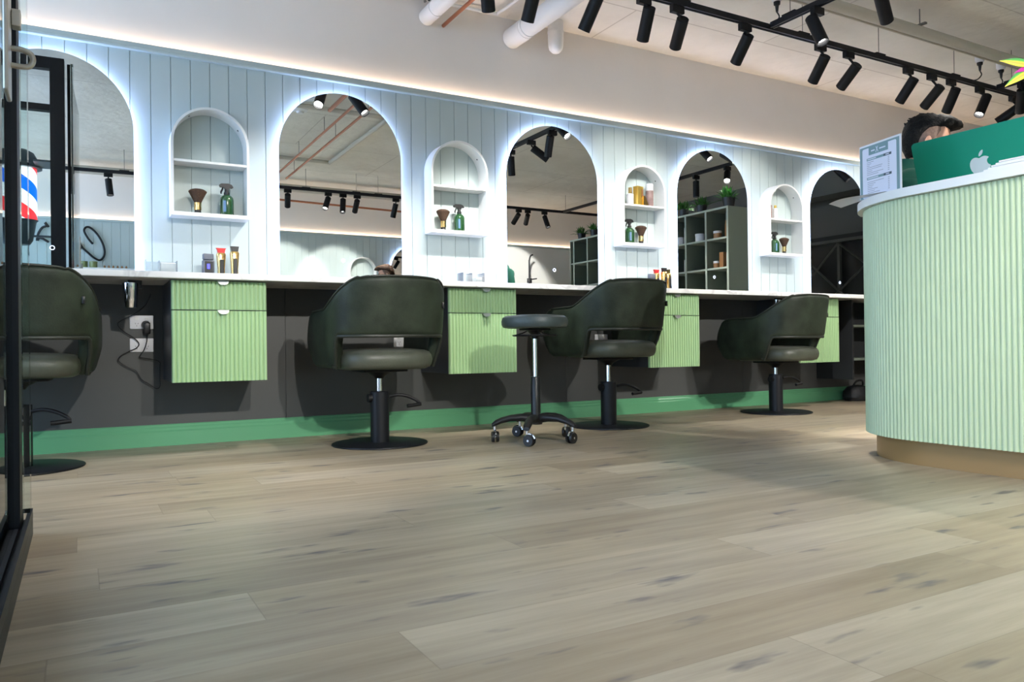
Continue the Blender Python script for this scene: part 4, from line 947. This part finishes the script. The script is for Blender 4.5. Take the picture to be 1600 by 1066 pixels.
for i in range(0, 10): b.box((-0.002, -i * DP - 0.025, 0.0), (-0.0005, -i * DP + 0.0, 1.9735))
b.build('edge_banding', M['cabinet_edge'], t, smooth=0)
def bottle(x, y, z, r, h, mat, cap, label, name='product_bottle'):
    t = empty(name, (x, y, z), 0, label, 'bottle', 'products on the reflected shelves')
    MB().lathe([(0, 0), (r, 0), (r, h * 0.8), (r * 0.6, h * 0.84), (0, h * 0.84)], n=20).build('bottle', mat, t); MB().lathe([(0, h * 0.8405), (r * 0.55, h * 0.8405), (r * 0.55, h), (0, h)], n=16).build('cap', cap, t)
def jar(x, y, z, r, h, mat, lid, label):
    t = empty('product_jar', (x, y, z), 0, label, 'jar', 'products on the reflected shelves')
    MB().lathe([(0, 0), (r, 0), (r, h * 0.7), (0, h * 0.7)], n=20).build('jar', mat, t); MB().lathe([(0, h * 0.705), (r * 1.04, h * 0.705), (r * 1.04, h), (0, h)], n=20).build('lid', lid, t)
Z1, Z2 = 1.6705, 1.3455
bottle(UX + 0.10, UY0 - 0.10, Z1, 0.032, 0.23, M['amber'], M['gold'], 'tall amber bottle in the top cube nearest the shelving end')
bottle(UX + 0.16, UY0 - 0.17, Z1, 0.03, 0.20, M['amber'], M['black_plastic'], 'shorter amber bottle behind the tall one in the top cube')
jar(UX + 0.08, UY0 - 0.24, Z1, 0.045, 0.085, M['amber'], M['white_plastic'], 'amber jar with white lid in the top cube nearest the shelving end')
bottle(UX + 0.10, UY0 - 0.40, Z1, 0.04, 0.26, M['white_plastic'], M['white_plastic'], 'tall white bottle in the second cube of the top row')
jar(UX + 0.08, UY0 - 0.52, Z1, 0.05, 0.09, M['white_plastic'], M['white_plastic'], 'white jar left of the tall white bottle')
bottle(UX + 0.10, UY0 - 0.74, Z1, 0.04, 0.24, M['white_plastic'], M['white_plastic'], 'tall white bottle in the third cube of the top row')
jar(UX + 0.08, UY0 - 0.85, Z1, 0.045, 0.09, M['white_plastic'], M['white_plastic'], 'white jar in the third cube of the top row')
bottle(UX + 0.10, UY0 - 0.09, Z2, 0.03, 0.20, M['white_plastic'], M['amber'], 'white bottle with amber cap in the second row')
tag(MB().box((-0.03, -0.03, 0), (0.03, 0.03, 0.17), 0.002).build('product_carton', M['amber'], None, (UX + 0.09, UY0 - 0.17, Z2), smooth=0), 'amber carton in the second row of the reflected shelves', 'box', 'products on the reflected shelves')
jar(UX + 0.08, UY0 - 0.26, Z2, 0.035, 0.08, M['amber'], M['white_plastic'], 'small amber jar in the second row of the reflected shelves')
bottle(UX + 0.10, UY0 - 0.76, Z2, 0.03, 0.18, M['white_plastic'], M['amber'], 'white bottle in the third cube of the second row')
def make_plant(x, y, label, s=1.0):
    t = empty('potted_plant', (x, y, 1.9955), 0, label, 'potted plant', 'potted plants on the reflected shelves')
    MB().lathe([(0, 0), (0.05 * s, 0), (0.065 * s, 0.10 * s), (0.06 * s, 0.10 * s), (0.055 * s, 0.085 * s), (0, 0.085 * s)], n=24).build('pot', M['black_plastic'], t)
    b = MB(); rr = random.Random(int(x * 100 + y * 977))
    for i in range(70):
        a = rr.uniform(0, 2 * pi); el = rr.uniform(0.15, 1.45); ln = rr.uniform(0.09, 0.17) * s
        d = Vector((cos(a) * cos(el), sin(a) * cos(el), sin(el))); p = Vector((rr.uniform(-0.03, 0.03) * s, rr.uniform(-0.03, 0.03) * s, 0.08 * s)); sd = d.cross(Vector((0, 0, 1))).normalized() * 0.010 * s
        q1 = p + d * ln * 0.6; q2 = p + d * ln - Vector((0, 0, 0.02 * s)); up = Vector((0, 0, 0.002))
        b._add([p - sd * 0.4, p + sd * 0.4, q1 + sd, q1 - sd, q2, q1 + up * 3], [(0, 1, 2, 5), (0, 5, 3), (3, 5, 4), (5, 2, 4)])
    b.build('foliage', M['leaf'], t, smooth=0, fix=False)
make_plant(UX + 0.14, UY0 - 0.13, 'spiky green potted plant nearest the end of the reflected shelving', 1.15)
make_plant(UX + 0.14, UY0 - 0.55, 'green potted plant second from the end of the reflected shelving', 1.0)
make_plant(UX + 0.14, UY0 - 0.85, 'green potted plant third from the end of the reflected shelving', 1.0)
make_plant(UX + 0.12, UY0 - 2.62, 'green potted plant at the middle of the far half of the reflected shelving', 1.0)
make_plant(UX + 0.12, UY0 - 2.93, 'green potted plant at the far end of the reflected shelving', 0.95)
t = empty('tap_stand', (6.345, -6.2, 0), 0, 'slim black tap stand by the opposite wall, seen in the tap mirror', 'tap')
MB().lathe([(0, 0), (0.12, 0), (0.12, 0.012), (0, 0.014)], n=32).build('base', M['black'], t)
MB().tube(smooth_path([(0, 0, 0.012), (0, 0, 1.0), (0, 0, 1.80), (0.006, 0, 1.90), (0.03, 0.0, 1.965), (0.07, 0.0, 1.985)], 6), 0.013, 10).build('spout', M['black'], t)
MB().cyl((0, 0, 1.58), (0.14, 0.0, 1.60), 0.010, 10).box((-0.03, -0.03, 1.52), (0.03, 0.03, 1.60), 0.004).build('lever', M['black'], t)
# crossed rack on the end wall
t = empty('crossed_rack', (XR - 0.16, -2.5, 0), 0, 'dark rack of crossed slats at the end wall, reflected in the last mirror', 'rack')
MB().box((0.10, -1.5, 0.0), (0.155, 1.0, 1.9)).build('backing', M['dark_wall'], t, smooth=0)
b = MB()
for y in (-0.94, 0.0, 0.86): b.box((0.03, y - 0.02, 0.0), (0.08, y + 0.02, 1.88), 0.002)
b.build('post', M['rack'], t, smooth=0)
MB().box((0.0, -1.0, 1.88), (0.099, 0.9, 1.92)).build('top_rail', M['rack'], t, smooth=0)
for ya, za, yb, zb in ((0.0, 1.87, 0.43, 1.54), (0.43, 1.54, 0.0, 1.21), (0.0, 1.87, -0.47, 1.41), (-0.47, 1.63, 0.0, 1.21), (0.0, 1.21, 0.43, 0.88), (0.0, 1.21, -0.47, 0.8), (-0.47, 1.41, -0.94, 0.95)):
    MB().tube([(0.03, ya, za), (0.03, yb, zb)], 0.016, 4).build('brace', M['rack'], t, smooth=0)

# ------------------------------------------------------------------ ceiling: tracks, spotlights, pipes
YA, ZK, YBk, X1, X2 = -1.128, 2.5, -5.2, 3.82, 6.35
def make_track(a, b, wires, label):
    a, b = Vector(a), Vector(b); c = (a + b) / 2
    t = empty('lighting_track', c, 0, label, 'lighting track', 'black ceiling lighting tracks')
    d = b - a; hx, hy = abs(d.x) / 2 + (0.017 if abs(d.x) < 0.1 else 0), abs(d.y) / 2 + (0.017 if abs(d.y) < 0.1 else 0)
    bb = MB()
    if hx > hy: bb.box((-hx, -0.017, 0.004), (hx, 0.017, 0.034)).box((-hx, -0.017, -0.001), (hx, -0.009, 0.004)).box((-hx, 0.009, -0.001), (hx, 0.017, 0.004))
    else: bb.box((-0.017, -hy, 0.004), (0.017, hy, 0.034)).box((-0.017, -hy, -0.001), (-0.009, hy, 0.004)).box((0.009, -hy, -0.001), (0.017, hy, 0.004))
    bb.build('rail', M['black_satin'], t, smooth=0)
    for w in wires:
        p = (w - c.x, 0) if hx > hy else (0, w - c.y)
        MB().cyl((p[0], p[1], 0.034), (p[0], p[1], ZT - c.z), 0.0025, 8).build('suspension_wire', M['wire'], t)
        MB().box((p[0] - (0.05 if hx > hy else 0.02), p[1] - (0.02 if hx > hy else 0.05), 0.0345), (p[0] + (0.05 if hx > hy else 0.02), p[1] + (0.02 if hx > hy else 0.05), 0.042)).build('clip', M['black'], t, smooth=0)
make_track((0.55, YA, ZK), (8.2, YA, ZK), (1.3, 2.2, 3.11, 4.142, 4.924, 5.826, 7.2), 'long black lighting track above the chairs, in front of the mirrors')
make_track((-0.6, YBk, ZK), (8.2, YBk, ZK), (0.2, 1.6, 2.5, 3.15, 3.45, 4.8, 6.4), 'long black lighting track on the far side, seen in the mirrors')
make_track((X1, YA - 0.035, ZK), (X1, YBk + 0.035, ZK), (-1.305, -2.6, -4.2), 'black cross track running towards the camera at the middle')
make_track((X2, YA - 0.035, ZK), (X2, YBk + 0.035, ZK), (-1.269, -2.7, -4.2), 'black cross track running towards the camera near the pinwheel')
def make_head(mx, my, piv, d, label, on=1.0, size=58, blend=0.75):
    t = empty('track_spotlight', (mx, my, ZK), 0, label, 'spotlight', 'black cylinder track spotlights')
    P = Vector(piv) - Vector((mx, my, ZK)); d = Vector(d).normalized()
    MB().box((-0.045, -0.016, -0.046), (0.045, 0.016, -0.002), 0.003).build('adapter', M['black'], t, smooth=0)
    MB().tube([(0, 0, -0.044), (P.x * 0.4, P.y * 0.4, min(-0.05, P.z * 0.8)), P + d * 0.03], 0.008, 8).build('arm', M['black'], t)
    r = 0.036; a = P; e = P + d * 0.19; q = d.to_track_quat('Z', 'Y'); n = 32; rs = []
    for rr, s_ in ((0.001, 0.0), (0.033, 0.0), (r, 0.003), (r, 0.188), (0.034, 0.19), (0.0325, 0.188), (0.031, 0.150), (0.001, 0.148)):
        rs.append([a + q @ Vector((rr * cos(2 * pi * k / n), rr * sin(2 * pi * k / n), s_)) for k in range(n)])
    MB().rings(rs).build('housing', M['black'], t)
    ln = MB(); c = P + d * 0.158
    ln.rings([[c + q @ Vector((rr * cos(2 * pi * k / 24), rr * sin(2 * pi * k / 24), s_)) for k in range(24)] for rr, s_ in ((0.001, -0.003), (0.029, -0.003), (0.029, 0.004), (0.001, 0.007))])
    ln.build('lens', M['lens'], t)
    if on > 0:
        ld = bpy.data.lights.new('spot_lamp', 'SPOT'); ld.energy = SPOT_W * on; ld.spot_size = radians(size); ld.spot_blend = blend; ld.shadow_soft_size = 0.028; ld.color = (1.0, 0.965, 0.91)
        lo = bpy.data.objects.new('spot_lamp', ld); COL.objects.link(lo); lo.parent = t
        lo.location = P + d * 0.196; lo.rotation_euler = (-d).to_track_quat('Z', 'Y').to_euler()
    return t
HA = [(1.56, (1.575, -1.12, 2.41), (-0.33, 0.56, -0.76), .7), (1.801, (1.802, -1.127, 2.41), (0.36, 0.50, -0.79), .7), (2.112, (2.107, -1.124, 2.417), (0.02, 0.55, -0.83), .5), (2.526, (2.51, -1.115, 2.44), (-0.138, 0.55, -0.82), .5),
      (2.822, (2.850, -1.144, 2.441), (0.20, 0.60, -0.77), .35), (3.069, (3.099, -1.144, 2.424), (0.32, 0.74, -0.59), .35), (3.620, (3.640, -1.139, 2.434), (0.10, 0.70, -0.70), .35),
      (4.315, (4.344, -1.144, 2.424), (0.15, 0.69, -0.71), .35), (4.600, (4.653, -1.157, 2.412), (0.095, 0.80, -0.59), .35), (5.258, (5.298, -1.150, 2.425), (0.06, 0.68, -0.72), .35),
      (5.542, (5.600, -1.160, 2.409), (0.148, 0.80, -0.58), .35), (5.784, (5.818, -1.147, 2.432), (0.25, 0.58, -0.77), .35), (6.165, (6.213, -1.155, 2.430), (-0.52, 0.05, -0.853), 1), (6.638, (6.688, -1.155, 2.417), (-0.30, 0.80, -0.52), .5),
      (7.30, (7.27, -1.13, 2.42), (0.3, 0.6, -0.74), .7), (7.62, (7.64, -1.13, 2.42), (-0.3, 0.6, -0.74), .7)]
od = ['first', 'second', 'third', 'fourth', 'fifth', 'sixth', 'seventh', 'eighth', 'ninth', 'tenth', 'eleventh', 'twelfth', 'thirteenth', 'fourteenth', 'fifteenth', 'sixteenth']
for i, (x, piv, d, on) in enumerate(HA):
    make_head(x, YA, piv, d, 'black cylinder spotlight, %s from the left on the long front track' % od[i], on=on)
make_head(0.75, YA, (0.76, YA, 2.42), (-0.28, -0.12, -0.95), 'added unseen spotlight at the left end of the long front track', on=0.8, size=62)  # head added out of view to brighten the floor at the left
HB = [(0.04, (0.1, 0.15, -0.98), 1.3), (2.273, (0.15, -0.72, -0.65), 1.8), (2.783, (-0.35, 0.42, -0.83), 1.6), (2.976, (-0.12, 0.25, -0.95), 1.6), (3.164, (0.05, -0.72, -0.66), 1.8), (3.695, (-0.12, -0.3, -0.94), 1.2), (5.585, (-0.05, -0.78, -0.60), 3.0), (5.737, (0.25, -0.76, -0.58), 3.0), (6.024, (0.10, 0.35, -0.88), 1.3)]
for i, (x, d, on) in enumerate(HB):
    make_head(x, YBk, (x, YBk, 2.43), d, 'black cylinder spotlight, %s from the door end on the far reflected track' % od[i], on=on)
for x, dx, w in ((0.95, -0.05, 'left of the first pair'), (1.62, 0.0, 'before the copper pipes'), (4.15, -0.08, 'past the opposite mirror'), (4.75, -0.1, 'past the tap stand'), (7.15, -0.1, 'near the dark end wall')):  # unseen heads added to light the cabinets and skirting from across the room
    make_head(x, YBk, (x, YBk + 0.01, 2.43), (dx, 0.91, -0.42), 'added unseen spotlight on the far track aimed at the cabinets, ' + w, on=2.7, size=35, blend=0.6)
make_head(1.35, YBk, (1.36, YBk + 0.01, 2.43), (0.62, 0.50, -0.60), 'added unseen spotlight on the far track aimed at the reception desk', on=1.35, size=50)  # unseen head added to brighten the desk front
make_head(0.7, YBk, (0.71, YBk + 0.01, 2.43), (0.70, 0.45, -0.52), 'added unseen spotlight near the door end of the far track, aimed at the desk', on=1.35, size=46)  # another head added out of view for the desk front
HX = [(X1, -1.503, (3.787, -1.484, 2.44), (0.062, -0.383, -0.921), 'nearest the long track'), (X1, -1.885, (3.838, -1.895, 2.432), (0.7, 0.269, -0.55), 'cut off by the top of the photo'), (X1, -2.288, (3.82, -2.288, 2.43), (0.1, -0.1, -0.98), 'third along, reflected in the tap mirror'),
      (X1, -3.6, (3.80, -3.6, 2.43), (-0.55, 0.25, -0.8), 'fourth along')]
for x, y, piv, d, s_ in HX: make_head(x, y, piv, d, 'black cylinder spotlight on the middle cross track, ' + s_, on=0.7 if y < -3 else 1.5)
HX2 = [(X2, -1.344, (6.35, -1.343, 2.445), (0.534, 0.359, -0.766), 'nearest the long track'), (X2, -1.835, (6.35, -1.835, 2.43), (-0.55, 0.5, -0.67), 'tilted, second along'), (X2, -2.337, (6.35, -2.337, 2.43), (0.0, 0.0, -1.0), 'hanging straight, third along')]
for x, y, piv, d, s_ in HX2: make_head(x, y, piv, d, 'black cylinder spotlight on the cross track near the pinwheel, ' + s_)

# pipes and conduits
def pipe(name, pts, r, mat, label, cat='pipe', n=16, group=None):
    return tag(MB().tube(pts, r, n).build(name, mat), label, cat, group)
t = empty('lagged_pipe', (1.985, 0.05, 2.66), 0, 'white lagged pipe running out of the wall at the top left', 'pipe')
MB().tube([(0, 0.0, 0), (0, -0.42, 0)], 0.052, 24).tube([(0, -0.15, 0), (0, -0.165, 0)], 0.055, 24).build('jacket', M['pvc'], t)
MB().tube([(0, -0.4205, 0), (0, -0.440, 0)], 0.043, 20).build('insulation', M['lagging'], t)
MB().tube([(0, -0.4405, 0), (0, -2.4, 0)], 0.018, 16).build('inner_pipe', M['copper'], t)
MB().box((-0.06, -0.12, 0.045), (-0.05, -0.10, 0.115)).box((0.05, -0.12, 0.045), (0.06, -0.10, 0.115)).build('hanger', M['wire'], t, smooth=0)
t = empty('copper_pipe', (2.105, 0.05, 2.63), 0, 'thin copper pipe beside the white lagged pipe', 'pipe', 'copper pipes')
MB().tube([(0, 0, 0), (0, -5.2, 0)], 0.0125, 12).build('tube', M['copper'], t)
for y in (-1.6, -3.0, -4.0): MB().cyl((0, y, 0.0126), (0, y, ZT - 2.63), 0.003, 8).build('hanger', M['wire'], t)
t = empty('copper_pipe', (2.26, -1.2, 2.63), 0, 'second copper pipe running parallel, seen in the mirror', 'pipe', 'copper pipes')
MB().tube([(0, 0, 0), (0, -4.0, 0)], 0.0125, 12).build('tube', M['copper'], t)
for y in (-0.9, -1.9, -3.6): MB().cyl((0, y, 0.0126), (0, y, ZT - 2.63), 0.003, 8).build('hanger', M['wire'], t)
pipe('copper_pipe', [(1.9, -5.75, 2.47), (4.1, -5.75, 2.43)], 0.014, M['copper'], 'copper pipe running along behind the far track, seen in the mirror', group='copper pipes')
t = empty('drain_pipe', (2.62, 0.05, 2.64), 0, 'thick white drain pipe coming out of the wall at the top middle', 'pipe')
MB().tube([(0, 0, 0), (0, -2.3, 0)], 0.066, 28).build('pipe', M['pvc'], t)
MB().tube([(0, -0.22, 0), (0, -0.235, 0)], 0.0705, 28).tube([(0, 0.0, 0), (0, -0.20, 0)], 0.0690, 28).build('socket', M['pvc'], t)
t = empty('pipe_stub', (2.915, -0.055, ZT), 0, 'short capped white pipe stub hanging from the ceiling by the drain pipe', 'pipe')
MB().lathe([(0.001, -0.22), (0.028, -0.214), (0.046, -0.195), (0.053, -0.165), (0.055, -0.08), (0.0575, -0.078), (0.0575, -0.066), (0.055, -0.064), (0.055, 0.0), (0.001, 0.0)], n=28).build('stub', M['pvc'], t)
t = empty('conduit', (0, 0, 0), 0, 'thick beige conduit crossing the ceiling behind the tracks', 'pipe')
MB().tube([(2.75, -1.385, 2.625), (8.6, -1.37, 2.625)], 0.036, 18).build('pipe', M['conduit'], t)
MB().tube([(2.75, -1.295, 2.635), (8.6, -1.28, 2.635)], 0.010, 10).build('thin_pipe', M['conduit'], t)
for x in (3.3, 5.0, 6.7): MB().box((x - 0.012, -1.43, 2.66), (x + 0.012, -1.27, 2.672)).cyl((x, -1.385, 2.67), (x, -1.385, ZT), 0.004, 8).build('bracket', M['wire'], t, smooth=0)
pipe('conduit', smooth_path([(0.3, -4.6, 2.735), (2.2, -4.58, 2.735), (2.58, -4.58, 2.735), (2.63, -4.53, 2.735), (2.63, -3.6, 2.735), (2.63, -2.62, 2.735), (2.58, -2.57, 2.735), (2.2, -2.57, 2.735), (1.2, -2.57, 2.735)], 5), 0.022, M['conduit'], 'grey conduit bending along the ceiling, seen in the copper-pipe mirror')
pipe('conduit', smooth_path([(1.2, -0.03, 2.742), (1.9, -0.03, 2.742), (2.40, -0.045, 2.742), (2.46, -0.09, 2.742), (2.475, -0.5, 2.742), (2.48, -1.2, 2.742)], 6), 0.010, M['pvc'], 'thin white conduit bending at the ceiling edge at the top')
pipe('conduit', [(-0.5, -5.9, 2.66), (4.6, -5.9, 2.66)], 0.05, M['conduit'], 'thick grey conduit along the far ceiling, seen in the mirrors')
t = empty('ceiling_speaker', (1.76, -2.35, ZT), 0, 'round white ceiling speaker seen in the copper-pipe mirror', 'speaker')
MB().lathe([(0.001, -0.012), (0.09, -0.012), (0.13, -0.022), (0.15, -0.02), (0.155, 0.0), (0.001, 0.0)], n=40).build('bezel', M['white_plastic'], t)
MB().lathe([(0.001, -0.017), (0.088, -0.015), (0.088, -0.0125), (0.001, -0.0125)], n=32).build('grille', M['grey_plastic'], t)
t = empty('smoke_detector', (1.82, -2.75, ZT), 0, 'small white smoke detector beside the round ceiling speaker', 'smoke detector')
MB().lathe([(0.001, -0.06), (0.03, -0.058), (0.036, -0.04), (0.07, -0.03), (0.075, 0.0), (0.001, 0.0)], n=32).build('cover', M['white_plastic'], t)
def make_socket(x, y, z, label):
    t = empty('ceiling_socket', (x, y, z), 0, label, 'socket', 'white hanging sockets')
    MB().lathe([(0.001, -0.05), (0.024, -0.05), (0.034, -0.035), (0.036, 0.02), (0.022, 0.03), (0.001, 0.03)], n=24).build('socket_cup', M['white_plastic'], t)
    MB().cyl((0, 0, 0.0305), (0, 0, ZT - z), 0.008, 10).build('stem', M['pvc'], t)
    MB().lathe([(0.001, -0.115), (0.007, -0.115), (0.012, -0.075), (0.020, -0.068), (0.021, -0.0505), (0.001, -0.0505)], n=16).build('plug', M['black_plastic'], t)
    MB().tube(smooth_path([(0, 0, -0.115), (0.02, 0.0, -0.14), (0.0, 0.01, -0.17), (-0.03, 0.02, -0.185), (0.0, YA - y if abs(YA - y) < 0.3 else 0, ZK + 0.038 - z)], 6), 0.0045, 8).build('flex', M['black_plastic'], t)
make_socket(6.06, -1.19, 2.705, 'white hanging socket with black plug, left one beside the pinwheel')
make_socket(6.38, -1.175, 2.705, 'white hanging socket with black plug, right one beside the pinwheel')
make_socket(3.83, -1.195, 2.705, 'white hanging socket with black plug above the track corner at the top')
# rainbow pinwheel hanging above the desk
t = empty('pinwheel', (3.70, -2.748, 1.725), 0, 'rainbow coloured hanging pinwheel at the right edge above the computer', 'pinwheel')
_c = Vector((0, 0, 0)); ax_u = Vector((0.871, -0.49, 0.0)); ax_v = Vector((0.0, 0.0, 1.0)); ax_n = Vector((-0.49, -0.871, 0))
for i in (0, 1, 2, 3, 4, 5, 6, 7, 10):
    a = radians(164 + 40 * i) if i < 10 else radians(184); du = ax_u * cos(a) + ax_v * sin(a); dn = -ax_u * sin(a) + ax_v * cos(a); ln_, wd_ = (0.165, 0.023) if i < 10 else (0.10, 0.014)
    bm = bmesh.new(); uvl = bm.loops.layers.uv.new('UVMap'); rows = []
    for j in range(9):
        f = j / 8; w = wd_ * sin(pi * min(1, 0.08 + f * 0.92)) ** 0.8 * (1 - f) ** 0.25 if f < 1 else 0.0008
        cen = du * (0.012 + (ln_ - 0.007) * f) + dn * (0.022 * f * f); rows.append([bm.verts.new(cen + dn * w * s_ + ax_n * (0.006 * s_ * (1 - f) + 0.004)) for s_ in (-1, 0, 1)])
    for j in range(8):
        for s_ in range(2):
            f_ = bm.faces.new((rows[j][s_], rows[j][s_ + 1], rows[j + 1][s_ + 1], rows[j + 1][s_]))
            for lp, uv in zip(f_.loops, ((j / 8, s_ / 2), (j / 8, (s_ + 1) / 2), ((j + 1) / 8, (s_ + 1) / 2), ((j + 1) / 8, s_ / 2))): lp[uvl].uv = uv
    me = bpy.data.meshes.new('petal'); bm.to_mesh(me); bm.free(); me.materials.append(M['magenta'] if i == 10 else M['rainbow'])
    o = bpy.data.objects.new('petal', me); COL.objects.link(o); o.parent = t
    sm_ = o.modifiers.new('thick', 'SOLIDIFY'); sm_.thickness = 0.0008
MB().lathe([(0.001, -0.012), (0.012, -0.008), (0.014, 0.0), (0.012, 0.008), (0.001, 0.012)], n=16).build('hub', M['gold'], t)
MB().cyl((0, 0, 0.012), (0, 0, ZT - 1.725), 0.0012, 6).build('thread', M['wire'], t)
